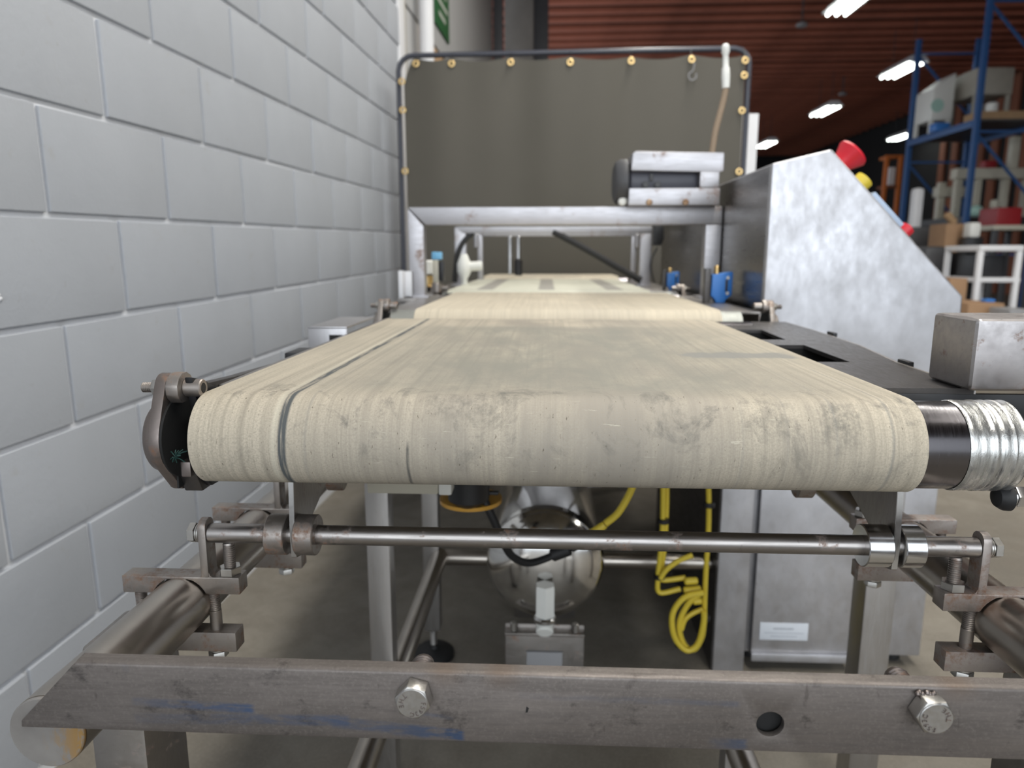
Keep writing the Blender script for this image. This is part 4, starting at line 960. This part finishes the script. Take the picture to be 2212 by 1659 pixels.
yc([(1518, 1278, 0), (1490, 1300, 0), (1470, 1335, 0), (1468, 1365, 0), (1480, 1395, 0), (1500, 1402, 0), (1516, 1375, 0), (1521, 1340, 0)], 0.0066, 1.49)
yc([(1472, 1360, 0), (1480, 1338, 0), (1498, 1324, 0), (1518, 1316, 0)], 0.0055, 1.49)
for u0, v0, u1, v1 in ((1478, 1256, 1507, 1254), (1476, 1275, 1514, 1272), (1496, 1299, 1516, 1297)):
    G().rod(at(u0, v0, 1.50), at(u1, v1, 1.50), 0.0085, 0.003, 12).build('connector', M['yellow'], yl)
for u, v in ((1433, 1125), (1531, 1090), (1424, 1245), (1521, 1334), (1470, 1392)):
    a = at(u, v, 1.50); G().rod(a+Vector((0, 0, -0.005)), a+Vector((0, 0, 0.005)), 0.013, 0.001, 14).build('cable_tie', M['black'], yl)

# ================================================================= CONTROL CABINET
cb = thing('control_cabinet', 'tall stainless control cabinet right of the belt with slanted console and red stop button', 'cabinet', (0.69, 2.2, FZ))
yf0, yb0 = 1.60, 3.05
XC0, XC1 = 0.4800, 0.9100
def lx(z): return 0.0
con = [(XC0, -0.34), (XC0, 0.1915), (0.6030, 0.2205), (0.9080, -0.0895), (0.9150, -0.34)]
body = G().prism(con, 'y', yf0, yb0).build('console', M['cabinet'], cb, 0.005, 3)
sub(G().prism([(yf0+0.012, -0.19), (yf0+0.012, 0.188), (yb0-0.01, 0.188), (yb0-0.01, -0.19)], 'x', XC0-0.0012, XC0-0.0002), 'dim_side_sheet', M['dim_side_sheet'], body)
# operator panel on the slope
sl0, sl1 = Vector((0.640, 0, 0.183)), Vector((0.880, 0, -0.061)); nrm = Vector((0.7129, 0, 0.7013))
def onslope(t, y, d=0.0): p = sl0.lerp(sl1, t)+nrm*d; return Vector((p.x, y, p.z))
g = G(); q = [onslope(0.24, 1.612), onslope(0.52, 1.612), onslope(0.52, 2.0), onslope(0.24, 2.0)]
g.add([p+nrm*0.0004 for p in q]+[p+nrm*0.013 for p in q], [(3, 2, 1, 0), (4, 5, 6, 7), (0, 1, 5, 4), (1, 2, 6, 5), (2, 3, 7, 6), (3, 0, 4, 7)])
sub(g, 'operator_panel', M['lightblue_panel'], body, 0.002)
es = sub(G().rev(onslope(0.02, 1.72), nrm, [(0, 0.034), (0.022, 0.034), (0.024, 0.020)], 28), 'stop_collar', M['yellow'], body)
sub(G().rev(onslope(0.02, 1.72, 0.024), nrm, [(0, 0.020), (0.016, 0.023), (0.030, 0.030), (0.045, 0.037), (0.050, 0.035), (0.052, 0.02)], 32), 'stop_button', M['red'], body)
sub(G().rev(onslope(0.15, 1.635), nrm, [(0, 0.020), (0.022, 0.020), (0.024, 0.01)], 20), 'key_switch', M['yellow'], body)
sub(G().rev(onslope(0.575, 1.635), nrm, [(0, 0.016), (0.022, 0.016), (0.026, 0.008)], 20), 'pilot_light', M['red'], body)
lb = G().box(XC0+0.004, XC1-0.006, yf0+0.004, yb0-0.5, FZ+0.03, -0.3405).build('lower_body', M['cabinet'], cb, 0.003)
for x in (XC0+0.03, XC1-0.05):
    for y in (yf0+0.05, yb0-0.6): sub(G().rod((x, y, FZ), (x, y, FZ+0.03), 0.02, 0.002), 'foot', M['rubber'], lb)
dr = G().box(0.4960, 0.7300, yf0-0.022, yf0+0.0035, -0.945, -0.360).build('door', M['cabinet'], cb, 0.004)
sub(G().box(0.4960, 0.7300, yf0-0.030, yf0-0.0225, -0.955, -0.935), 'door_lip', M['cabinet'], dr, 0.002)
lbp = sub(G().box(0.5135, 0.6260, yf0-0.0235, yf0-0.0221, -0.9020, -0.8580), 'maker_label', M['label'], dr, 0.0006)
GI = G()
rnd = random.Random(3)
for r, (x0, x1, z, hh) in enumerate(((0.545, 0.592, -0.8725, 0.0045), (0.524, 0.616, -0.8835, 0.0018), (0.540, 0.600, -0.8920, 0.0022))):
    x = x0
    while x < x1:
        w = rnd.uniform(0.0025, 0.006); GI.box(x, min(x1, x+w), yf0-0.0239, yf0-0.0236, z-hh/2, z+hh/2); x += w+0.0012
GI.build('label_print', M['ink'], cb)
# side pillar in front-left of the cabinet
pc = thing('side_panel', 'narrow upright enclosure left of the cabinet door with its inner side shaded by colour', 'panel', (0.437, 1.9, FZ))
G().box(0.4020, 0.4740, 1.555, 1.575, FZ, -0.260).build('front_face', M['cabinet'], pc, 0.003)
o = G().box(0.4020, 0.4100, 1.576, 2.45, FZ, -0.260).build('inner_side', M['black_plate'], pc, 0.002)  # side lying in shadow; the shade is put into its dark plate colour
o['label'] = 'inner side of the enclosure, its shade painted dark'
G().box(0.4101, 0.4740, 1.576, 2.45, -0.268, -0.260).build('top_sheet', M['cabinet'], pc, 0.002)
# bright square box behind the console (white cabinet edge)
solo(G().box(*[at(1606, 245, 4.1).x, at(1640, 245, 4.1).x], 4.1, 4.25, FZ, at(1606, 245, 4.1).z), 'white_locker', M['white'], 'tall narrow white locker just right of the canvas screen', 'locker', (1.2, 4.1, FZ), 0.006)

# ================================================================= WELDING SCREEN
ws = thing('welding_screen', 'olive canvas welding screen laced in a dark round tube frame behind the conveyor', 'screen', (0.11, 3.76, FZ))
xl_, xr_, zt_ = -0.770, 1.052, 1.010
yw = 3.80
def rt(u, v): return at(u, v, yw)
Lx0, Lx1 = rt(865, 300).x, rt(1609, 300).x
ztl, ztr = rt(900, 120).z, rt(1590, 105).z
rc = 0.075; pts = [(Lx0, yw, FZ+0.02), (Lx0, yw, 0), (Lx0, yw, ztl-rc)]
pts += [(Lx0+rc-rc*math.cos(a), yw, ztl-rc+rc*math.sin(a)) for a in (0.4, 0.8, 1.2)]
pts += [(Lx0+rc, yw, ztl), ((Lx0+Lx1)/2, yw, (ztl+ztr)/2), (Lx1-rc, yw, ztr)]
pts += [(Lx1-rc+rc*math.sin(a), yw, ztr-rc+rc*math.cos(a)) for a in (0.4, 0.8, 1.2)]
pts += [(Lx1, yw, ztr-rc), (Lx1, yw, 0), (Lx1, yw, FZ+0.02)]
G().tube(pts, 0.0135, 14).build('tube_frame', M['frame'], ws)
for x in (Lx0, Lx1): G().tube([(x, yw-0.22, FZ+0.014), (x, yw+0.22, FZ+0.014)], 0.013, 12).build('foot', M['frame'], ws)
# canvas with soft folds; upper corners cut round, small sag between the eyelets
cx0, cx1 = Lx0+0.030, Lx1-0.022; zc0 = FZ+0.14
ey = [rt(u, v) for u, v in ((902, 143), (978, 143), (1104, 140), (1231, 140), (1361, 137), (1490, 134), (1604, 136))]
nx, nz_ = 120, 40; g = G(); vs = []
def topz(x):
    for a, b in zip(ey, ey[1:]):
        if a.x <= x <= b.x: f = (x-a.x)/(b.x-a.x); return a.z+(b.z-a.z)*f+0.030-0.018*math.sin(PI*f)
    if x < ey[0].x: f = (ey[0].x-x)/(ey[0].x-cx0); return ey[0].z+0.03-0.13*f*f
    return ey[-1].z+0.02
for j in range(nz_+1):
    for i in range(nx+1):
        x = cx0+(cx1-cx0)*i/nx; zt2 = topz(x); z = zc0+(zt2-zc0)*j/nz_; w = j/nz_
        y = yw-0.028-0.012*math.sin(x*9+0.6*z)*w-0.006*math.sin(x*23+1.7)*w**2-0.010*math.sin(z*2.5+x*3)
        vs.append((x, y, z))
fs = [(j*(nx+1)+i, j*(nx+1)+i+1, (j+1)*(nx+1)+i+1, (j+1)*(nx+1)+i) for j in range(nz_) for i in range(nx)]
nvt = len(vs); vs2 = [(x, y+0.0025, z) for x, y, z in vs]
edge = []
g.add(vs+vs2, fs+[tuple(nvt+i for i in reversed(f)) for f in fs])
g.build('canvas', M['canvas'], ws, 0, ang=80)
eyes = ey+[rt(u, v) for u, v in ((872, 181), (874, 242), (879, 372), (1602, 168), (1597, 243), (1591, 373))]
tor = None
for e in eyes:
    y = yw-0.052
    g = G(); n = 20; vs = []; fs = []
    for i in range(n):
        for k in range(8):
            a, b = 2*PI*i/n, 2*PI*k/8; r = 0.0125+0.0050*math.cos(b); vs.append((e.x+r*math.cos(a), y+0.003*math.sin(b), e.z+r*math.sin(a)))
    for i in range(n):
        for k in range(8): fs.append((i*8+k, ((i+1) % n)*8+k, ((i+1) % n)*8+(k+1) % 8, i*8+(k+1) % 8))
    g.add(vs, fs); ob = g.build('eyelet', M['brass'], ws)
    # tie from the eyelet to the frame tube
    top = Vector((e.x, yw-0.012, ztl+(ztr-ztl)*(e.x-Lx0)/(Lx1-Lx0))) if e.z > 0.92 else Vector((Lx0 if e.x < 0 else Lx1, yw-0.012, e.z))
    sub(G().tube([(e.x, y+0.0, e.z), tuple(top)], 0.0022, 6), 'tie', M['black'], ob)
# pale hook on the canvas
hk = rt(1490, 165)
G().tube([(hk.x+0.01, yw-0.056, hk.z+0.05), (hk.x+0.004, yw-0.056, hk.z+0.015), (hk.x-0.016, yw-0.056, hk.z-0.005), (hk.x-0.004, yw-0.056, hk.z-0.030), (hk.x+0.020, yw-0.056, hk.z-0.020), (hk.x+0.020, yw-0.056, hk.z+0.0)], 0.003, 8, 5).build('wire_hook', M['grey'], ws)

# ================================================================= BEYOND THE SCREEN
# white pipe at the wall end
p = wallpt(4.62, 0, 0.06)
solo(G().tube([(p.x, p.y, FZ), (p.x, p.y, 3.6)], 0.045, 20), 'wall_pipe', M['white'], 'white round vertical pipe where the block wall ends', 'pipe', (p.x, p.y, FZ))
sg = thing('wall_sign', 'dark green sign with pale lines of lettering on the white wall beyond the screen', 'sign', wallpt(5.55, 1.50, 0.0))
wbox(5.27, 5.83, 1.50, 1.93, -0.0098, 0.004).build('board', M['green'], sg, 0.002)
for k, (a, b) in enumerate(((5.33, 5.77), (5.38, 5.70), (5.33, 5.75), (5.40, 5.66))): wbox(a, b, 1.84-k*0.085, 1.875-k*0.085, 0.0042, 0.0058).build('lettering_line', M['signwhite'], sg)
a, b = at(1065, 60, 8.9), at(1086, 60, 8.9)
solo(G().box(a.x, b.x, 8.9, 9.0, FZ, 3.9), 'steel_post', M['dkgrey'], 'black vertical post beside the grey column', 'post', (a.x, 8.9, FZ), 0.004)
a, b = at(1090, 60, 9.4), at(1152, 60, 9.4)
solo(G().box(a.x, b.x, 9.4, 9.8, FZ, 4.1), 'concrete_column', M['column'], 'rough grey concrete column left of the wooden ceiling', 'column', (a.x, 9.4, FZ), 0.01)
a, b = at(1152, 60, 9.7), at(1180, 60, 9.7)
solo(G().box(a.x, b.x+0.03, 9.85, 10.0, FZ, 4.1), 'gap_strip', M['dkgrey'], 'dark upright strip put in for the dark gap right of the grey column', 'gap_strip', (a.x, 9.85, FZ), 0.01)  # added strip, dark in colour to give the shaded gap beside the column

# ceiling lights (elongated fluorescent fittings hanging under the joists)
def atz(u, v, z): d = ray(u, v); return d*(z/d.z)
kfix = 0
for u, v, L, lab in ((1948, 153, 1.2, 'fluorescent ceiling light in front of the blue rack, largest in view'), (1782, 241, 1.2, 'second fluorescent ceiling light, left of the largest'), (1655, 313, 1.25, 'farthest fluorescent ceiling light right of the screen'),
                     (1947, 297, 1.2, 'fluorescent ceiling light low beside the rack beam'), (1842, 3, 1.2, 'fluorescent ceiling light at the top edge of the view')):
    c = atz(u, v, 3.5)
    t = thing('ceiling_light', lab, 'light', (c.x, c.y, 3.5), 'fluorescent ceiling lights')
    G().prism([(c.x-0.22, 3.52), (c.x+0.22, 3.52), (c.x+0.10, 3.64), (c.x-0.10, 3.64)], 'y', c.y-L/2, c.y+L/2).build('reflector', M['white'], t, 0.004)
    for dx in (-0.13, 0, 0.13): G().cyl((c.x+dx, c.y-L/2+0.02, 3.50), (c.x+dx, c.y+L/2-0.02, 3.50), 0.019, 12).build('tube', M['tube_light'], t)
    for dy in (-0.4, 0.4): G().cyl((c.x, c.y+dy, 3.64), (c.x, c.y+dy, 4.35), 0.006, 8).build('hanger', M['dkgrey'], t)
for u, v, lab in ((1800, 20, 'small white smoke detector near the ceiling'), (1732, 58, 'small flat white sprinkler box among the joists'), (1820, 206, 'dim unlit ceiling lamp between the lit ones')):
    c = atz(u, v, 3.9); t = thing('ceiling_device', lab, 'detector', (c.x, c.y, 3.9))
    G().rod((c.x, c.y, 3.9), (c.x, c.y, 3.96), 0.10, 0.02, 18).build('housing', M['grey'], t)
    G().cyl((c.x, c.y, 3.96), (c.x, c.y, 4.35), 0.015, 8).build('stem', M['dkgrey'], t)

# --- pallet rack
def pb(u0, v0, u1, v1, y, d, floor=False):
    a, b = at(u0, v0, y), at(u1, v1, y); return (min(a.x, b.x), max(a.x, b.x), y, y+d, FZ if floor else min(a.z, b.z), max(a.z, b.z))
ry1, ry2 = 12.0, 14.1
rx0 = at(2106, 300, ry1).x; rx1 = rx0+1.05
rk = thing('pallet_rack', 'blue pallet rack with braced uprights and loaded shelves at the right', 'rack', (rx0+0.5, 13, FZ))
for y, zt3 in ((ry1, 4.05), (ry2, at(1983, 85, ry2).z)):
    for x in (rx0, rx1): G().box(x-0.042, x+0.042, y-0.035, y+0.035, FZ, zt3).build('upright', M['rackblue'], rk, 0.004)
    zh = zt3-0.25
    while zh > -0.6:
        G().bar((rx0, y, zh), (rx1, y, zh), 0.035, 0.035).build('brace', M['rackblue'], rk)
        if zh-1.1 > FZ: G().bar((rx0, y+0.02, zh), (rx1, y+0.02, zh-1.1), 0.035, 0.035).build('diagonal_brace', M['rackblue'], rk)
        zh -= 1.9
zs1 = at(2110, 258, ry1).z; zs2 = at(2090, 468, ry1).z
for zz in (zs1, zs2):
    for x in (rx0-0.025, rx1+0.025): G().box(x-0.025, x+0.025, ry1+0.04, ry2-0.04, zz-0.11, zz).build('shelf_beam', M['rackblue'] if zz == zs1 else M['dkgrey'], rk, 0.004)
    G().box(rx0-0.0, rx1, ry1-0.03, ry2+0.03, zz-0.03, zz+0.001).build('shelf_deck', M['dkgrey'], rk)
# load on the upper shelf
def loadbox(name, mat, label, cat, x0, x1, y0, y1, z0, z1, bev=0.012, extra=None):
    t = thing(name, label, cat, ((x0+x1)/2, (y0+y1)/2, z0)); G().box(x0, x1, y0, y1, z0, z1).build('housing', M[mat], t, bev)
    if extra: extra(t, x0, x1, y0, y1, z0, z1)
    return t
def legs4(t, x0, x1, y0, y1, z0, z1):
    for x in (x0+0.05, x1-0.05):
        for y in (y0+0.05, y1-0.05): G().box(x-0.03, x+0.03, y-0.03, y+0.03, z0-0.30, z0-0.001).build('leg', M['cream'], t, 0.004)
z = zs1+0.002
t = thing('machine_housing', 'grey white machine housing with a bright sticker on the upper rack shelf', 'machine', (rx0+0.28, 13.6, z))
G().prism([(rx0-0.05, z+0.22), (rx0-0.05, z+0.75), (rx0+0.30, z+1.00), (rx0+0.30, z+0.22)], 'y', 13.3, 13.9).build('housing', M['grey'], t, 0.02); t.children[0].data.materials[0] = M['white_plastic']
for x in (rx0-0.03, rx0+0.26):
    for y in (13.34, 13.84): G().box(x-0.03, x+0.03, y-0.03, y+0.03, z, z+0.219).build('leg', M['white_plastic'], t, 0.004)
G().rod((rx0+0.03, 13.299, z+0.46), (rx0+0.03, 13.292, z+0.46), 0.11, 0.002, 24).build('sticker', M['mint'], t)
t = thing('hopper', 'tan grey hopper frame on the upper rack shelf right of the white housing', 'machine', (rx0+0.7, 13, z))
G().box(rx0+0.42, rx1-0.02, 12.9, 13.7, z+0.55, z+0.98).build('hopper_body', M['beige'], t, 0.02)
for x in (rx0+0.46, rx1-0.06):
    for y in (12.95, 13.65): G().box(x-0.03, x+0.03, y-0.03, y+0.03, z, z+0.549).build('leg', M['beige'], t, 0.004)
G().rod((rx0+0.55, 12.6, z+0.001), (rx0+0.55, 12.6, z+0.36), 0.09, 0.02, 18).build('canister', M['white_plastic'], t)
loadbox('wooden_crate', 'wood', 'low wooden crate at the near edge of the upper rack shelf', 'crate', rx0+0.06, rx0+0.95, 12.08, 12.5, z, z+0.14)
solo(G().box(rx0-0.10, rx0+0.14, 13.02, 13.24, z, z+0.13), 'plastic_bin', M['blue'], 'small bright blue bin on the upper rack shelf edge', 'bin', (rx0, 13.1, z), 0.01)
# cream machine frame on the lower shelf
z = zs2+0.002
t = thing('cream_machine', 'cream machine frame with thick cross beams and legs on the lower rack shelf', 'machine', (rx0+0.4, 12.6, z))
zz1 = at(2000, 365, 12.6).z
G().box(rx0-0.85+0.9, rx1+0.3, 12.5, 12.7, zz1-0.17, zz1).build('cross_beam', M['cream'], t, 0.012)
G().box(rx0+0.05, rx0+0.7, 13.0, 13.2, zz1-0.42, zz1-0.25).build('cross_beam', M['cream'], t, 0.012)
for x, y in ((rx0+0.14, 12.6), (rx0+0.45, 12.6), (rx1-0.15, 12.6), (rx0+0.14, 13.1), (rx1+0.2, 12.6)):
    G().box(x-0.055, x+0.055, y-0.055, y+0.055, z, zz1-0.171).build('leg', M['cream'], t, 0.01)
G().box(rx1-0.16, rx1-0.03, 12.5, 12.62, zz1+0.001, zz1+0.50).build('column', M['cream'], t, 0.01)
G().box(rx0+0.50, rx0+0.68, 12.52, 12.68, zz1+0.001, zz1+0.12).build('pad', M['darkred'], t, 0.01)
solo(G().sphere((rx0+0.32, 12.3, z+0.10), 0.10, 16, 10), 'plastic_jug', M['mint'], 'mint green round jug on the lower rack shelf', 'jug', (rx0+0.32, 12.3, z))
solo(G().rod((rx0+0.60, 12.3, z), (rx0+0.60, 12.3, z+0.28), 0.07, 0.02, 18), 'paint_canister', M['cream'], 'cream cylinder standing on the lower rack shelf', 'canister', (rx0+0.6, 12.3, z))
# --- floor clutter in front of and beside the rack
def stand(name, mat, label, cat, u0, v0, u1, y, d, bev=0.012, z0=FZ):
    a, b = at(u0, v0, y), at(u1, v0, y)
    return loadbox(name, mat, label, cat, a.x, b.x, y, y+d, z0, a.z, bev)
# orange shelving unit far left of rack
t = thing('orange_shelf', 'orange and brown shelving left of the rack, far back', 'shelf', at(1932, 500, 17))
a, b = at(1918, 335, 17), at(1948, 335, 17)
for x in (a.x, b.x): G().box(x-0.04, x+0.04, 17, 17.08, FZ, a.z).build('upright', M['orange'], t, 0.004)
for k in range(5): G().box(a.x+0.041, b.x-0.041, 17, 17.5, a.z-0.06-k*0.65, a.z-k*0.65).build('shelf_board', M['orange'] if k == 0 else M['stud'], t, 0.004)
solo(G().box(a.x+0.12, b.x-0.06, 17.1, 17.4, a.z-0.649, a.z-0.25), 'white_carton', M['white'], 'white carton on the top board of the orange shelving', 'box', (a.x+0.2, 17.2, a.z-0.65), 0.01)
stand('white_cylinder', 'white', 'tall white rounded cylinder standing left of the rack', 'cylinder', 1978, 405, 2000, 9.6, 0.14, 0.05)
stand('dark_cabinet', 'dkgrey', 'dark grey machine cabinet standing behind the console slope', 'cabinet', 1968, 490, 2090, 8.8, 0.5)
t = stand('cardboard_stack', 'card', 'tall brown cardboard box stack in front of the dark cabinet', 'box', 2045, 483, 2097, 8.15, 0.35)
stand('black_drum', 'dkgrey', 'black drum like machine part on the floor beyond the console', 'drum', 2000, 532, 2055, 7.2, 0.35, 0.06)
a = at(2098, 480, 7.9)
loadbox('white_jug', 'white_plastic', 'white plastic jug on top of a black stand', 'jug', a.x, at(2122, 480, 7.9).x, 7.9, 8.05, at(2100, 513, 7.9).z, a.z, 0.03)
stand('black_stand', 'black', 'black stand under the white jug', 'stand', 2100, 513, 2126, 7.85, 0.25)
solo(G().rod(at(2044, 462, 8.85)+Vector((0, 0, 0)), at(2062, 482, 8.85)+Vector((0, 0, 0)), 0.045, 0.01, 16), 'wooden_roll', M['wood'], 'short tan roll leaning on the dark cabinet top', 'roll', at(2062, 482, 8.85))
bn = thing('work_bench', 'work bench with a pale top and dark legs at the right edge of the view', 'bench', at(2185, 560, 9.4))
a, b = at(2148, 486, 9.4), at(2250, 486, 9.4)
G().box(a.x, b.x, 9.4, 10.0, a.z-0.06, a.z).build('bench_top', M['cream'], bn, 0.006)
for x in (a.x+0.05, b.x-0.05):
    for y in (9.45, 9.95): G().box(x-0.03, x+0.03, y-0.03, y+0.03, FZ, a.z-0.0605).build('leg', M['dkgrey'], bn, 0.004)
G().box(a.x+0.09, b.x-0.09, 9.5, 9.95, FZ+0.2, FZ+0.25).build('lower_shelf', M['dkgrey'], bn, 0.004)
b2 = at(2205, 486, 9.5); c2_ = at(2150, 448, 9.5)
loadbox('red_toolbox', 'darkred', 'dark red box standing on the pale bench at the right edge', 'box', c2_.x+0.04, b2.x, 9.5, 9.9, a.z+0.001, c2_.z)
stand('cardboard_box', 'card', 'open cardboard box on the floor nearest the cabinet edge', 'box', 2092, 655, 2172, 5.6, 0.45)
stand('cardboard_box', 'card', 'cardboard box behind the console lower corner', 'box', 2052, 601, 2092, 6.2, 0.35)
solo(G().box(*[at(2130, 655, 5.7).x, at(2150, 655, 5.7).x], 5.7, 5.78, at(2130, 655, 5.6).z+0.001, at(2130, 655, 5.6).z+0.025), 'blue_rag', M['blue'], 'small blue rag lying on the open cardboard box', 'rag', at(2140, 655, 5.7), 0.008)
# white utility cart with mesh bin
wc = thing('utility_cart', 'white tube framed utility cart at the right edge of the view', 'cart', at(2165, 700, 6.4))
a, b = at(2122, 535, 6.4), at(2206, 535, 6.4)
for x in (a.x, b.x):
    for y in (6.42, 6.92): G().box(x-0.022, x+0.022, y-0.022, y+0.022, FZ, a.z-0.03).build('post', M['white'], wc, 0.006)
G().box(a.x-0.02, b.x+0.03, 6.40, 6.95, a.z-0.029, a.z+0.02).build('top_tray', M['white'], wc, 0.01)
zl = at(2150, 605, 6.4).z
G().box(a.x-0.02, b.x+0.03, 6.40, 6.95, zl-0.02, zl+0.02).build('lower_tray', M['white'], wc, 0.008)
solo(G().box(a.x+0.05, b.x-0.05, 6.5, 6.85, zl+0.021, a.z-0.06), 'mesh_crate', M['black'], 'black mesh crate on the lower tray of the white cart', 'crate', ((a.x+b.x)/2, 6.6, zl+0.021), 0.01)
stand('grey_case', 'grey', 'slate grey case on the floor behind the square steel block', 'case', 2182, 668, 2230, 5.3, 0.25)
stand('black_bin', 'black', 'black bin on the floor beside the white cart', 'bin', 2086, 545, 2108, 6.98, 0.4, 0.02)
